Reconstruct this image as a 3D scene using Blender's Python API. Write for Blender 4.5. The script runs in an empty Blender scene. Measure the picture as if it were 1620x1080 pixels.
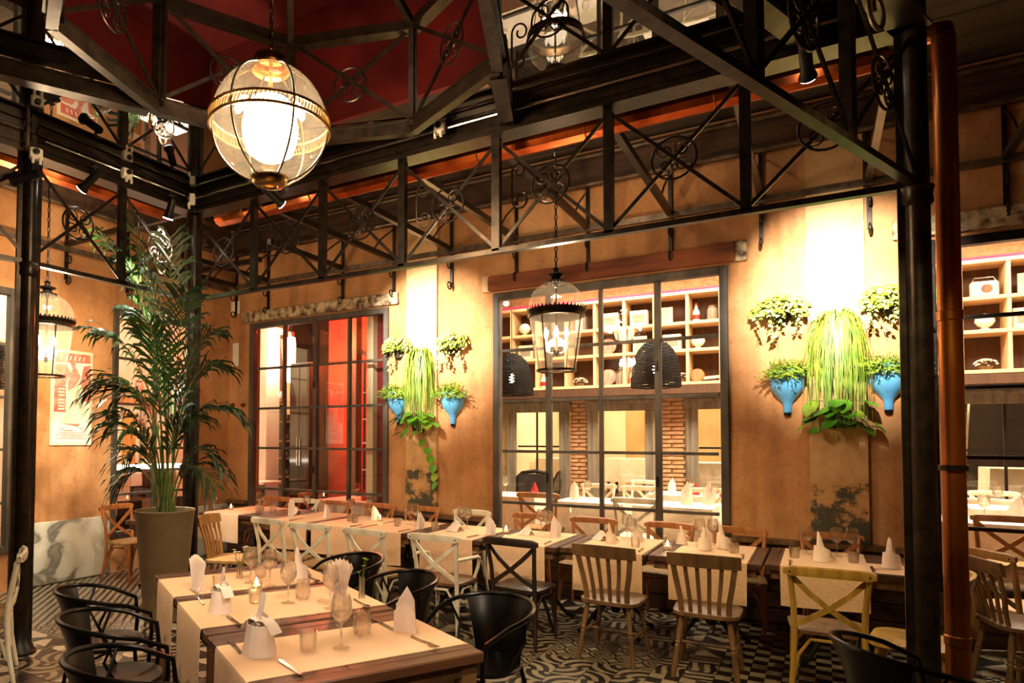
import bpy, bmesh, math, random
from mathutils import Vector, Matrix
random.seed(11)
PI = math.pi
R = math.radians
C = bpy.context.scene.collection
SC = bpy.context.scene

# ------------------------------------------------------------------ camera
cd = bpy.data.cameras.new('camera')
cam = bpy.data.objects.new('camera', cd)
C.objects.link(cam)
YAW, PITCH, ROLL = -0.556906, 0.034153, 0.00415
cy, sy, cp, sp = math.cos(YAW), math.sin(YAW), math.cos(PITCH), math.sin(PITCH)
fw = Vector((sy*cp, cy*cp, sp))
rt = Vector((cy, -sy, 0))
up = rt.cross(fw)
r2 = rt*math.cos(ROLL) + up*math.sin(ROLL)
u2 = -rt*math.sin(ROLL) + up*math.cos(ROLL)
mw = Matrix.Identity(4)
for i in range(3):
    mw[i][0] = r2[i]; mw[i][1] = u2[i]; mw[i][2] = -fw[i]
mw[0][3], mw[1][3], mw[2][3] = 0, 0, 1.65
cam.matrix_world = mw
cd.sensor_width = 36.0
cd.lens = 1048.42*36/1620
cd.shift_x = 165.84/1620
cd.shift_y = 120.2/1620
cd.clip_start = 0.05
SC.camera = cam

# ------------------------------------------------------------------ view, world, lamps
SC.view_settings.view_transform = 'Standard'
SC.view_settings.look = 'None'
SC.view_settings.gamma = 1.0
SC.view_settings.use_curve_mapping = False
SC.view_settings.exposure = 0.7
w = bpy.data.worlds.new('night'); SC.world = w
w.use_nodes = True
w.node_tree.nodes['Background'].inputs[0].default_value = (0.9, 0.55, 0.3, 1)
w.node_tree.nodes['Background'].inputs[1].default_value = 0.012

def lamp(kind, name, loc, energy, col=(1.0, .72, .42), size=.1, aim=None, angle=60, blend=.5):
    d = bpy.data.lights.new(name, kind)
    d.energy = energy; d.color = col
    if kind == 'AREA':
        d.shape = 'RECTANGLE'; d.size = size if not isinstance(size, tuple) else size[0]
        d.size_y = size if not isinstance(size, tuple) else size[1]
    else:
        d.shadow_soft_size = size
    if kind == 'SPOT':
        d.spot_size = R(angle); d.spot_blend = blend
    o = bpy.data.objects.new(name, d); C.objects.link(o)
    o.location = loc
    if aim is not None:
        o.rotation_euler = (Vector(aim)-Vector(loc)).to_track_quat('-Z', 'Y').to_euler()
    return o
WARM = (1.0, .76, .50)
WHITE = (1.0, .84, .64)
COOL = (1.0, .93, .82)
# unseen fill spots added to brighten the dining tables, chairs and napkins
lamp('SPOT', 'fill_spot', (-0.3, 1.2, 3.9), 330, (1, .79, .54), .06, (-2.1, 2.9, .7), 70, .7)
lamp('SPOT', 'fill_spot', (-.5, -.9, 3.3), 170, (1, .80, .58), .06, (-2.2, 2.4, .8), 48, .8)
lamp('SPOT', 'fill_spot', (0.55, 2.6, 3.6), 150, (1, .80, .36), .06, (-.35, 5.0, .6), 50, .6)
lamp('SPOT', 'fill_spot', (-3.6, .6, 3.9), 130, (1, .78, .52), .06, (-3.0, 5.2, .7), 75, .7)
# ceiling lamps of the rooms behind the windows
for x in (-2.9, -1.0, .9, 2.8):
    lamp('AREA', 'ceiling_lamp', (x, 8.7, 4.35), 150, WHITE, (1.2, 1.4), (x, 8.7, 0))
for x in (-3.5, -1, 1.5):
    lamp('AREA', 'ceiling_lamp', (x, 12.6, 3.9), 150, (1, .76, .5), (1.0, 1.0), (x, 12.6, 0))
lamp('POINT', 'bar_lamp', (-7.9, 8.6, 3.4), 60, WHITE, .1)
lamp('POINT', 'red_lamp', (-7.3, 8.9, 3.4), 260, (1, .16, .05), .15)
lamp('POINT', 'red_lamp', (-5.5, 8.6, 3.6), 25, (1, .10, .03), .15)
lamp('AREA', 'ceiling_lamp', (-9.3, 5.6, 4.1), 90, WHITE, (1.4, 1.4), (-9.3, 5.6, 0))
lamp('AREA', 'ceiling_lamp', (-9.2, 2.6, 4.1), 60, WHITE, (1.4, 1.4), (-9.2, 2.6, 0))
# unseen fill added over the lantern roof to brighten the red ceiling
lamp('POINT', 'roof_fill', (-2.3, 2.6, 5.0), 6, (1, .6, .4), .2)
lamp('POINT', 'canopy_lamp', (-1.9, 5.3, 4.45), 16, WARM, .1)
lamp('POINT', 'canopy_lamp', (-6.4, 4.3, 4.45), 10, WARM, .1)

# ------------------------------------------------------------------ materials
def lin(c):
    if isinstance(c, str):
        c = tuple(int(c[i:i+2], 16)/255 for i in (0, 2, 4))
    return tuple(x/12.92 if x <= .04045 else ((x+.055)/1.055)**2.4 for x in c) + (1,)
MATS = {}
def nt(name):
    m = bpy.data.materials.new(name); m.use_nodes = True
    t = m.node_tree
    return m, t, t.nodes['Principled BSDF']
def mat(name, col, rough=.6, metal=0, noise=0, scale=8, col2=None, bump=0, spec=.5, stretch=None, coat=0, detail=5, obj=True):
    """procedural surface: two colours mixed by noise, optional bump"""
    m, t, b = nt(name)
    b.inputs['Roughness'].default_value = rough
    b.inputs['Metallic'].default_value = metal
    b.inputs['Specular IOR Level'].default_value = spec
    b.inputs['Coat Weight'].default_value = coat
    tc = t.nodes.new('ShaderNodeTexCoord')
    mp = t.nodes.new('ShaderNodeMapping')
    t.links.new(tc.outputs['Object'], mp.inputs[0])
    if stretch: mp.inputs['Scale'].default_value = stretch
    nz = t.nodes.new('ShaderNodeTexNoise')
    nz.inputs['Scale'].default_value = scale; nz.inputs['Detail'].default_value = detail
    t.links.new(mp.outputs[0], nz.inputs['Vector'])
    cr = t.nodes.new('ShaderNodeValToRGB')
    c1 = lin(col); c2 = lin(col2) if col2 else tuple(x*(1-noise) for x in c1[:3])+(1,)
    cr.color_ramp.elements[0].position = .34; cr.color_ramp.elements[0].color = c2
    cr.color_ramp.elements[1].position = .66; cr.color_ramp.elements[1].color = c1
    t.links.new(nz.outputs['Fac'], cr.inputs[0])
    t.links.new(cr.outputs[0], b.inputs['Base Color'])
    if bump:
        bp = t.nodes.new('ShaderNodeBump'); bp.inputs['Strength'].default_value = bump
        bp.inputs['Distance'].default_value = .01
        t.links.new(nz.outputs['Fac'], bp.inputs['Height']); t.links.new(bp.outputs[0], b.inputs['Normal'])
    MATS[name] = m
    return m
def emit(name, col, s):
    m, t, b = nt(name)
    b.inputs['Base Color'].default_value = lin(col)
    b.inputs['Emission Color'].default_value = lin(col)
    b.inputs['Emission Strength'].default_value = s
    MATS[name] = m; return m
def glass(name, tint, ior=1.5, rough=0.0, gloss=(1, 1, 1, 1), haze=0):
    """thin clear glass: straight-through transmission plus mirror reflection by angle"""
    m = bpy.data.materials.new(name); m.use_nodes = True
    t = m.node_tree; t.nodes.clear()
    out = t.nodes.new('ShaderNodeOutputMaterial')
    mx = t.nodes.new('ShaderNodeMixShader'); lw = t.nodes.new('ShaderNodeLayerWeight'); lw.inputs[0].default_value = .5
    fr = t.nodes.new('ShaderNodeValToRGB')      # two-sided mirror strength by viewing angle, 0 = facing
    f0 = ((ior-1)/(ior+1))**2*1.6
    fr.color_ramp.interpolation = 'LINEAR'
    fr.color_ramp.elements[0].position = .0; fr.color_ramp.elements[0].color = (f0, f0, f0, 1)
    fr.color_ramp.elements[1].position = 1.0; fr.color_ramp.elements[1].color = (.8, .8, .8, 1)
    for p_, k_ in ((.5, f0+.015), (.7, f0+.06), (.88, f0+.22)):
        e_ = fr.color_ramp.elements.new(p_); e_.color = (k_, k_, k_, 1)
    t.links.new(lw.outputs['Facing'], fr.inputs[0])
    tr = t.nodes.new('ShaderNodeBsdfTransparent'); gl = t.nodes.new('ShaderNodeBsdfGlossy')
    tr.inputs[0].default_value = tint; gl.inputs[0].default_value = gloss; gl.inputs['Roughness'].default_value = rough
    t.links.new(fr.outputs[0], mx.inputs[0]); t.links.new(tr.outputs[0], mx.inputs[1]); t.links.new(gl.outputs[0], mx.inputs[2])
    if haze:                                    # milky share mixed in to imitate bloom round the lit bulbs
        tl = t.nodes.new('ShaderNodeBsdfTranslucent'); df = t.nodes.new('ShaderNodeBsdfDiffuse')
        for n_ in (tl, df): n_.inputs[0].default_value = (.95, .86, .72, 1)
        a_ = t.nodes.new('ShaderNodeMixShader'); a_.inputs[0].default_value = .5
        t.links.new(tl.outputs[0], a_.inputs[1]); t.links.new(df.outputs[0], a_.inputs[2])
        b_ = t.nodes.new('ShaderNodeMixShader'); b_.inputs[0].default_value = haze
        t.links.new(mx.outputs[0], b_.inputs[1]); t.links.new(a_.outputs[0], b_.inputs[2]); t.links.new(b_.outputs[0], out.inputs[0])
    else:
        t.links.new(mx.outputs[0], out.inputs[0])
    MATS[name] = m; return m
M = MATS
def plaster(name, base, dark, pale, streak):
    m, t, b = nt(name)
    b.inputs['Roughness'].default_value = .85
    N = t.nodes.new; L = t.links.new
    tc = N('ShaderNodeTexCoord')
    n1 = N('ShaderNodeTexNoise'); n1.inputs['Scale'].default_value = .9; n1.inputs['Detail'].default_value = 8; n1.inputs['Roughness'].default_value = .65
    L(tc.outputs['Object'], n1.inputs['Vector'])
    mp = N('ShaderNodeMapping'); mp.inputs['Scale'].default_value = (5, 5, .45); L(tc.outputs['Object'], mp.inputs[0])
    n2 = N('ShaderNodeTexNoise'); n2.inputs['Scale'].default_value = 1.0; n2.inputs['Detail'].default_value = 6; L(mp.outputs[0], n2.inputs['Vector'])
    n3 = N('ShaderNodeTexNoise'); n3.inputs['Scale'].default_value = 22; n3.inputs['Detail'].default_value = 4; L(tc.outputs['Object'], n3.inputs['Vector'])
    r1 = N('ShaderNodeValToRGB'); e = r1.color_ramp.elements
    e[0].position = .33; e[0].color = lin(dark); e[1].position = .66; e[1].color = lin(pale)
    x = e.new(.5); x.color = lin(base)
    L(n1.outputs['Fac'], r1.inputs[0])
    r2_ = N('ShaderNodeValToRGB'); r2_.color_ramp.elements[0].position = .30; r2_.color_ramp.elements[1].position = .52
    r2_.color_ramp.elements[0].color = lin(streak); r2_.color_ramp.elements[1].color = (1, 1, 1, 1)
    L(n2.outputs['Fac'], r2_.inputs[0])
    r3 = N('ShaderNodeValToRGB'); r3.color_ramp.elements[0].position = .3; r3.color_ramp.elements[1].position = .45
    r3.color_ramp.elements[0].color = (.62, .6, .58, 1); r3.color_ramp.elements[1].color = (1, 1, 1, 1)
    L(n3.outputs['Fac'], r3.inputs[0])
    a = N('ShaderNodeMix'); a.data_type = 'RGBA'; a.blend_type = 'MULTIPLY'; a.inputs[0].default_value = .5
    L(r1.outputs[0], a.inputs[6]); L(r2_.outputs[0], a.inputs[7])
    c = N('ShaderNodeMix'); c.data_type = 'RGBA'; c.blend_type = 'MULTIPLY'; c.inputs[0].default_value = .5
    L(a.outputs[2], c.inputs[6]); L(r3.outputs[0], c.inputs[7])
    L(c.outputs[2], b.inputs['Base Color'])
    bp = N('ShaderNodeBump'); bp.inputs['Strength'].default_value = .25; bp.inputs['Distance'].default_value = .02
    L(n1.outputs['Fac'], bp.inputs['Height']); L(bp.outputs[0], b.inputs['Normal'])
    MATS[name] = m
plaster('plaster', 'b9824f', '8f6036', 'cb9a68', 'b39878')
plaster('plaster_pale', 'd8b98e', 'b58d5c', 'e3cfae', 'c2a37c')
mat('plaster_bare', '55503c', .9, 0, col2='b08e5e', scale=5, detail=8)
mat('iron', '382d23', .34, .65, col2='1f1812', scale=14, bump=.1)
mat('iron_light', '7a6650', .4, .5, col2='4a3c2e', scale=9)
mat('iron_black', '1d1814', .42, .4, col2='0f0c0a', scale=12)
mat('copper', 'c4602a', .32, 1, col2='8d3c18', scale=7, stretch=(1, 1, .3))
mat('copper_dark', 'b0662a', .36, .85, col2='6d3614', scale=6, stretch=(1, 1, .25))
mat('lintel_rust', '8a4a26', .8, 0, col2='5e3018', scale=4, stretch=(.4, 1, 3), bump=.4)
mat('lintel_peel', 'c9b28a', .85, 0, col2='4a2a18', scale=14, bump=.5, detail=8)
mat('frame_grey', '5c5246', .55, .2, col2='3a342c', scale=6, stretch=(1, 1, .4), bump=.15)
mat('frame_pale', 'a89c86', .65, 0, col2='7d7364', scale=5, stretch=(.5, .5, 2))
mat('red_paint', '7c1410', .8, 0, col2='5a0d0a', scale=1.2)
mat('red_wall', 'd2401f', .8, 0, col2='b02a14', scale=1.6)
mat('plank_dark', '4a3a2c', .75, 0, col2='33271d', scale=3, stretch=(.3, 3, 3), bump=.2)
mat('plank_brown', '54371f', .7, 0, col2='352113', scale=4, stretch=(.3, 3, 4), bump=.3)
mat('table_wood', '5c3a24', .42, 0, col2='3a2214', scale=5, stretch=(3, .35, 3), bump=.25)
mat('oak', 'b98a4e', .45, 0, col2='9a6c38', scale=6, stretch=(3, 3, .5))
mat('oak_warm', 'b5733c', .42, 0, col2='935628', scale=6, stretch=(3, 3, .5))
mat('oak_brown', '7a5632', .5, 0, col2='553a20', scale=6, stretch=(3, 3, .5), bump=.1)
mat('oak_yellow_lit', 'b8903f', .4, 0, col2='8d6826', scale=5, stretch=(3, 3, .5))  # oak with the yellow light on these chairs put into its colour
mat('walnut', '2c1a10', .4, 0, col2='1a0f09', scale=6, stretch=(3, 3, .5))
mat('white_paint', 'e6dcc4', .45, 0, col2='cdbf9e', scale=7)
mat('rattan', 'a8834f', .7, 0, col2='7d5c32', scale=30, bump=.3)
mat('black_metal', '14100d', .3, .7, col2='0c0a08', scale=9)
mat('linen', 'e2bc97', .9, 0, col2='d4ab84', scale=60, stretch=(1, 8, 1), bump=.12)
mat('linen_white', 'efe4d4', .9, 0, col2='e2d5c2', scale=12, bump=.2)
mat('napkin', 'f2e2d6', .9, 0, col2='e8d5c6', scale=9, bump=.15)
mat('pot', '7a6544', .6, 0, col2='665238', scale=3)
mat('soil', '2a1c12', .95, 0, col2='150d08', scale=20, bump=.6)
mat('leaf_dark', '24401a', .5, 0, col2='16290f', scale=6)
mat('leaf_palm', '3c5f22', .42, 0, col2='223c14', scale=4)
mat('leaf_lime', '9fb52e', .5, 0, col2='6d8a20', scale=9)
mat('leaf_pale', 'c9c974', .55, 0, col2='8fa040', scale=14)
mat('leaf_strap', '8aa63a', .45, 0, col2='56782a', scale=9)
mat('leaf_ochre', 'c48a2a', .5, 0, col2='9aa032', scale=9)
mat('leaf_pothos', '6fae1e', .38, 0, col2='3f8018', scale=7)
mat('stem', '6c7c34', .6, 0, col2='46521f', scale=9)
mat('blue_glaze', '62a8d6', .22, 0, col2='4f97c6', scale=4, coat=.3)
mat('basket', '3a2a1c', .8, 0, col2='20160e', scale=30, bump=.5)
mat('brass', 'a07c46', .28, 1, col2='6b5028', scale=12)
mat('brass_dark', '3d3020', .35, .9, col2='241b11', scale=12)
mat('steel', 'b8b0a4', .22, 1, col2='9a9288', scale=12)
mat('plastic_white', 'e8e0d2', .5, 0, col2='d8ceba', scale=5)
mat('brick', 'c9a078', .9, 0, col2='a06a44', scale=9, bump=.5)
mat('brick_pale', 'd09a62', .9, 0, col2='a8683c', scale=9, bump=.5)
mat('mortar', 'b89a72', .95, 0, col2='9a7c58', scale=20, bump=.4)
mat('shelf_wood', 'e8c496', .55, 0, col2='dcb483', scale=4, stretch=(.4, 2, 3))
mat('shelf_back', '5a3a24', .75, 0, col2='432a18', scale=4, stretch=(6, 1, .4))
mat('cream', 'e9dcc0', .8, 0, col2='dccbaa', scale=2)
mat('ochre', 'c99448', .8, 0, col2='b37e38', scale=2)
mat('dark_wall', '2a1d14', .85, 0, col2='1b120c', scale=3)
mat('wall_far', 'cfae7c', .85, 0, col2='b8925e', scale=1.5)
mat('wicker', '0d0a08', .7, 0, col2='070504', scale=40, stretch=(1, 1, .2), bump=.5, spec=.2)
mat('floor_plain', '5a4a3c', .4, 0, col2='40342a', scale=3)
mat('paper', 'ecd9bc', .8, 0, col2='e2caa6', scale=5)
mat('print_red', 'c8584a', .8, 0, col2='d98a72', scale=10)
mat('print_rose', 'dfa08c', .8, 0, col2='c9705e', scale=16)
mat('print_green', '8a9a84', .8, 0, col2='b9bda6', scale=30)
mat('print_ink', '5a3a30', .8)
mat('red_thing', 'c01a18', .4, 0, col2='a01210', scale=6)
mat('green_thing', '35b838', .4, 0, col2='2a9a2e', scale=6)
mat('amber_glass', 'c07a1a', .15, 0, col2='9a5a10', scale=5, coat=.5)
mat('bottle_green', '2f6a3a', .12, 0, col2='1f4a28', scale=5, coat=.5)
mat('bottle_dark', '2a1410', .12, 0, col2='1a0c08', scale=5, coat=.5)
mat('cardboard', 'b98a52', .85, 0, col2='a3763f', scale=3)
mat('wax', 'f4e6cc', .5)
mat('black_cloth', '3a3834', .9, 0, col2='22201e', scale=10, bump=.2)
mat('grey_wood', '8c8272', .75, 0, col2='675d4f', scale=4, stretch=(4, 4, .3), bump=.2)
def marble():
    m, t, b = nt('marble'); N = t.nodes.new; L = t.links.new
    tc = N('ShaderNodeTexCoord'); n = N('ShaderNodeTexNoise'); n.inputs['Scale'].default_value = 1.6; n.inputs['Detail'].default_value = 9; n.inputs['Distortion'].default_value = 1.4
    L(tc.outputs['Object'], n.inputs['Vector'])
    r = N('ShaderNodeValToRGB'); e = r.color_ramp.elements
    e[0].position = .36; e[0].color = lin('8d8878'); e[1].position = .62; e[1].color = lin('d2ccb8')
    x = e.new(.47); x.color = lin('c3bca8'); y = e.new(.415); y.color = lin('6f6a5e')
    L(n.outputs['Fac'], r.inputs[0]); L(r.outputs[0], b.inputs['Base Color']); b.inputs['Roughness'].default_value = .4
    MATS['marble'] = m
marble()
def peel():
    """pilaster face: pale flaking limewash with bare dark render low down"""
    m, t, b = nt('limewash'); N = t.nodes.new; L = t.links.new
    tc = N('ShaderNodeTexCoord'); n = N('ShaderNodeTexNoise'); n.inputs['Scale'].default_value = 4.5; n.inputs['Detail'].default_value = 9; n.inputs['Roughness'].default_value = .7
    L(tc.outputs['Object'], n.inputs['Vector'])
    sx = N('ShaderNodeSeparateXYZ'); L(tc.outputs['Object'], sx.inputs[0])
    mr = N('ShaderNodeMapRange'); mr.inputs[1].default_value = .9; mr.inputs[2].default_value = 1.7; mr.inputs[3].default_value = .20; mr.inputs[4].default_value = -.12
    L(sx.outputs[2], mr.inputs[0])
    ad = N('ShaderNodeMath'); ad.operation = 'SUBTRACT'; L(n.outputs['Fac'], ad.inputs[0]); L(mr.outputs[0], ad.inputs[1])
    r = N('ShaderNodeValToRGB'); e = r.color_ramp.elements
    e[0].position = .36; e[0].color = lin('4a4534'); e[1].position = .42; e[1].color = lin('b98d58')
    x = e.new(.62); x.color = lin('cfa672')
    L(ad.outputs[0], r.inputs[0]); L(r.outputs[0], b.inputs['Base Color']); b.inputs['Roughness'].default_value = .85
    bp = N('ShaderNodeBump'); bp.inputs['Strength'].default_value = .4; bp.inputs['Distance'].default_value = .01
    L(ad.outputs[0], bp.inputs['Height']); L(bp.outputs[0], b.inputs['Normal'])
    MATS['limewash'] = m
peel()
glass('glass', (.95, .95, .92, 1), 1.45)
glass('glass_lamp', (.97, .93, .86, 1), 1.4, haze=.018)
glass('glass_globe', (.97, .92, .84, 1), 1.45, haze=.014)
def drink_glass():
    m = bpy.data.materials.new('glass_thin'); m.use_nodes = True
    t = m.node_tree; t.nodes.clear()
    out = t.nodes.new('ShaderNodeOutputMaterial'); mx = t.nodes.new('ShaderNodeMixShader'); mx.inputs[0].default_value = .6
    tr = t.nodes.new('ShaderNodeBsdfTransparent'); g = t.nodes.new('ShaderNodeBsdfGlass'); g.inputs['IOR'].default_value = 1.42
    tr.inputs[0].default_value = (.96, .95, .92, 1)
    t.links.new(tr.outputs[0], mx.inputs[1]); t.links.new(g.outputs[0], mx.inputs[2]); t.links.new(mx.outputs[0], out.inputs[0])
    MATS['glass_thin'] = m
drink_glass()
glass('glass_roof', (.16, .13, .10, 1), 2.2)
emit('bulb', 'ffe9c8', 60)
emit('glow', 'ffe6bd', 14)
emit('flame', 'ffd28a', 25)
emit('spot_face', 'f2f6ff', 30)
emit('led_red', 'ff1030', 4)
emit('counter_glow', 'fff0d8', 9)
emit('tube_white', 'fff2e0', 12)

def tile_mat(name, kind, light='95856b', dark='14110e', mid='50463a'):
    m, t, b = nt(name); N = t.nodes.new; L = t.links.new
    b.inputs['Roughness'].default_value = .28
    uv = N('ShaderNodeTexCoord'); s = N('ShaderNodeSeparateXYZ'); L(uv.outputs['UV'], s.inputs[0])
    def mth(op, a, c=None):
        n = N('ShaderNodeMath'); n.operation = op
        for i, v in enumerate((a, c)):
            if v is None: continue
            if isinstance(v, (int, float)): n.inputs[i].default_value = v
            else: L(v, n.inputs[i])
        return n.outputs[0]
    x, y = s.outputs[0], s.outputs[1]
    mask2 = None
    if kind == 'checker':
        mask = mth('MODULO', mth('ADD', mth('FLOOR', mth('MULTIPLY', x, 2)), mth('FLOOR', mth('MULTIPLY', y, 2))), 2)
    elif kind == 'triangle':
        mask = mth('GREATER_THAN', mth('ADD', x, y), 1)
        mask2 = mth('GREATER_THAN', mth('ADD', x, mth('MULTIPLY', y, -1)), .5)
    elif kind == 'lattice':
        a = mth('ABSOLUTE', mth('SUBTRACT', mth('FRACT', mth('ADD', mth('MULTIPLY', x, 2), mth('MULTIPLY', y, 2))), .5))
        c = mth('ABSOLUTE', mth('SUBTRACT', mth('FRACT', mth('SUBTRACT', mth('MULTIPLY', x, 3), mth('MULTIPLY', y, 3))), .5))
        mask = mth('LESS_THAN', mth('MINIMUM', a, c), .19)
        mask = mth('SUBTRACT', 1, mask)
    elif kind == 'rings':
        dx = mth('MULTIPLY', x, x); dy = mth('MULTIPLY', y, y)
        d = mth('SQRT', mth('ADD', dx, dy))
        mask = mth('GREATER_THAN', mth('SINE', mth('MULTIPLY', d, 14)), 0)
    elif kind == 'star':
        ax = mth('ABSOLUTE', mth('SUBTRACT', x, .5)); ay = mth('ABSOLUTE', mth('SUBTRACT', y, .5))
        d = mth('ADD', ax, ay); e = mth('MULTIPLY', ax, ay)
        mask = mth('GREATER_THAN', mth('SINE', mth('ADD', mth('MULTIPLY', d, 11), mth('MULTIPLY', e, 40))), -.1)
    else:
        n = N('ShaderNodeTexWave'); n.inputs['Scale'].default_value = .8; n.inputs['Distortion'].default_value = 7; n.inputs['Detail'].default_value = 1
        L(uv.outputs['UV'], n.inputs[0]); mask = mth('GREATER_THAN', n.outputs['Fac'], .5)
    mx = N('ShaderNodeMix'); mx.data_type = 'RGBA'
    mx.inputs[6].default_value = lin(dark); mx.inputs[7].default_value = lin(light); L(mask, mx.inputs[0])
    o = mx.outputs[2]
    if mask2 is not None:
        m2 = N('ShaderNodeMix'); m2.data_type = 'RGBA'; L(mask2, m2.inputs[0]); L(o, m2.inputs[6]); m2.inputs[7].default_value = lin(mid); o = m2.outputs[2]
    nz = N('ShaderNodeTexNoise'); nz.inputs['Scale'].default_value = 14; L(uv.outputs['UV'], nz.inputs[0])
    mm = N('ShaderNodeMix'); mm.data_type = 'RGBA'; mm.blend_type = 'MULTIPLY'; mm.inputs[0].default_value = .4
    L(o, mm.inputs[6]); L(nz.outputs['Fac'], mm.inputs[7])
    L(mm.outputs[2], b.inputs['Base Color'])
    MATS[name] = m
for k in ('checker', 'triangle', 'lattice', 'rings', 'star', 'wave'):
    tile_mat('tile_'+k, k, light='c2b296' if k in ('lattice', 'triangle') else '95856b')
# ------------------------------------------------------------------ mesh helpers
class MB:
    """collects shapes that become ONE mesh object"""
    def __init__(s): s.b = bmesh.new()
    def box(s, c, d, rz=0, bev=0, mtx=None):
        g = bmesh.ops.create_cube(s.b, size=1)
        vs = g['verts']
        bmesh.ops.scale(s.b, vec=d, verts=vs)
        if bev:
            es = list({e for v in vs for e in v.link_edges})
            g2 = bmesh.ops.bevel(s.b, geom=es, offset=bev, segments=1, affect='EDGES')
            vs = list({v for f in g2['faces'] for v in f.verts} | {v for v in vs if v.is_valid})
        if mtx is not None: bmesh.ops.transform(s.b, matrix=mtx, verts=vs)
        if rz: bmesh.ops.rotate(s.b, cent=(0, 0, 0), matrix=Matrix.Rotation(rz, 3, 'Z'), verts=vs)
        bmesh.ops.translate(s.b, vec=c, verts=vs)
        return s
    def bar(s, p, q, w, h=None, upv=(0, 0, 1)):
        """rectangular bar from p to q, w across, h along upv"""
        p, q = Vector(p), Vector(q); h = h or w
        d = (q-p); ln = d.length; d.normalize()
        u = Vector(upv)
        if abs(d.dot(u)) > .98: u = Vector((1, 0, 0))
        x = d.cross(u).normalized(); y = x.cross(d).normalized()
        m = Matrix((x, d, y)).transposed().to_4x4()
        m.translation = (p+q)/2
        g = bmesh.ops.create_cube(s.b, size=1)['verts']
        bmesh.ops.scale(s.b, vec=(w, ln, h), verts=g)
        bmesh.ops.transform(s.b, matrix=m, verts=g)
        return s
    def tube(s, pts, r, n=8, closed=False, cap=True):
        pts = [Vector(p) for p in pts]; k = len(pts)
        rs = r if isinstance(r, (list, tuple)) else [r]*k
        rings = []; pu = None
        for i, p in enumerate(pts):
            if closed: d = pts[(i+1) % k]-pts[i-1]
            else: d = pts[min(i+1, k-1)]-pts[max(i-1, 0)]
            if d.length < 1e-9: d = Vector((0, 0, 1))
            d.normalize()
            if pu is None:
                a = Vector((0, 0, 1)) if abs(d.z) < .9 else Vector((1, 0, 0))
                pu = (a-d*a.dot(d)).normalized()
            else:
                pu = (pu-d*pu.dot(d))
                pu = pu.normalized() if pu.length > 1e-6 else d.orthogonal().normalized()
            v = d.cross(pu)
            rings.append([s.b.verts.new(p+(pu*math.cos(2*PI*j/n)+v*math.sin(2*PI*j/n))*rs[i]) for j in range(n)])
        m = k if closed else k-1
        for i in range(m):
            a, c = rings[i], rings[(i+1) % k]
            for j in range(n):
                s.b.faces.new((a[j], a[(j+1) % n], c[(j+1) % n], c[j]))
        if cap and not closed:
            s.b.faces.new(rings[0][::-1]); s.b.faces.new(rings[-1])
        return s
    def lathe(s, prof, n=20, c=(0, 0, 0), cap=False, a0=0, a1=2*PI, wob=None):
        full = abs(a1-a0-2*PI) < 1e-6
        m = n if full else n+1
        rings = []
        for (r, z) in prof:
            if r < 1e-6: rings.append([s.b.verts.new((c[0], c[1], c[2]+z))]); continue
            ring = []
            for j in range(m):
                a = a0+(a1-a0)*j/n
                k = wob(a, z) if wob else 1
                ring.append(s.b.verts.new((c[0]+r*k*math.cos(a), c[1]+r*k*math.sin(a), c[2]+z)))
            rings.append(ring)
        for a, b2 in zip(rings, rings[1:]):
            for j in range(n):
                j2 = (j+1) % m
                if len(a) == 1 and len(b2) == 1: continue
                if len(a) == 1: s.b.faces.new((a[0], b2[j2], b2[j]))
                elif len(b2) == 1: s.b.faces.new((a[j], a[j2], b2[0]))
                else: s.b.faces.new((a[j], a[j2], b2[j2], b2[j]))
        if cap:
            for rg, rev in ((rings[0], True), (rings[-1], False)):
                if len(rg) > 2: s.b.faces.new(rg[::-1] if rev else rg)
        return s
    def poly(s, pts, th=None):
        vs = [s.b.verts.new(p) for p in pts]
        f = s.b.faces.new(vs)
        if th:
            g = bmesh.ops.extrude_face_region(s.b, geom=[f])
            bmesh.ops.translate(s.b, vec=th, verts=[v for v in g['geom'] if isinstance(v, bmesh.types.BMVert)])
        return s
    def grid(s, fn, nu, nv):
        vs = [[s.b.verts.new(fn(i/nu, j/nv)) for j in range(nv+1)] for i in range(nu+1)]
        for i in range(nu):
            for j in range(nv):
                s.b.faces.new((vs[i][j], vs[i+1][j], vs[i+1][j+1], vs[i][j+1]))
        return s
    def thick(s, t):
        bmesh.ops.recalc_face_normals(s.b, faces=s.b.faces)
        bmesh.ops.solidify(s.b, geom=list(s.b.faces), thickness=t)
        return s
    def move(s, m):
        bmesh.ops.transform(s.b, matrix=m, verts=s.b.verts); return s
    def build(s, name, material, parent=None, smooth=False, loc=None, kind=None, fix=True):
        if fix: bmesh.ops.recalc_face_normals(s.b, faces=s.b.faces)
        me = bpy.data.meshes.new(name)
        s.b.to_mesh(me); s.b.free()
        me.materials.append(M[material] if isinstance(material, str) else material)
        if smooth:
            for p in me.polygons: p.use_smooth = True
            try: me.set_sharp_from_angle(angle=R(42))
            except Exception: pass
        o = bpy.data.objects.new(name, me); C.objects.link(o)
        if parent is not None: o.parent = parent
        if loc is not None: o.location = loc
        if kind: o['kind'] = kind
        return o
def tag(o, label, cat, group=None):
    o['label'] = label; o['category'] = cat
    if group: o['group'] = group
    return o
def thing(name, label, cat, loc=(0, 0, 0), rz=0, group=None):
    o = bpy.data.objects.new(name, None); C.objects.link(o)
    o.empty_display_size = .1
    o.location = loc; o.rotation_euler = (0, 0, rz)
    return tag(o, label, cat, group)
def struct(name, mb, material, parent=None, smooth=False):
    o = mb.build(name, material, parent, smooth)
    if parent is None: o['kind'] = 'structure'
    return o
def kids(o): return [c for c in bpy.data.objects if c.parent == o]
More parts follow.
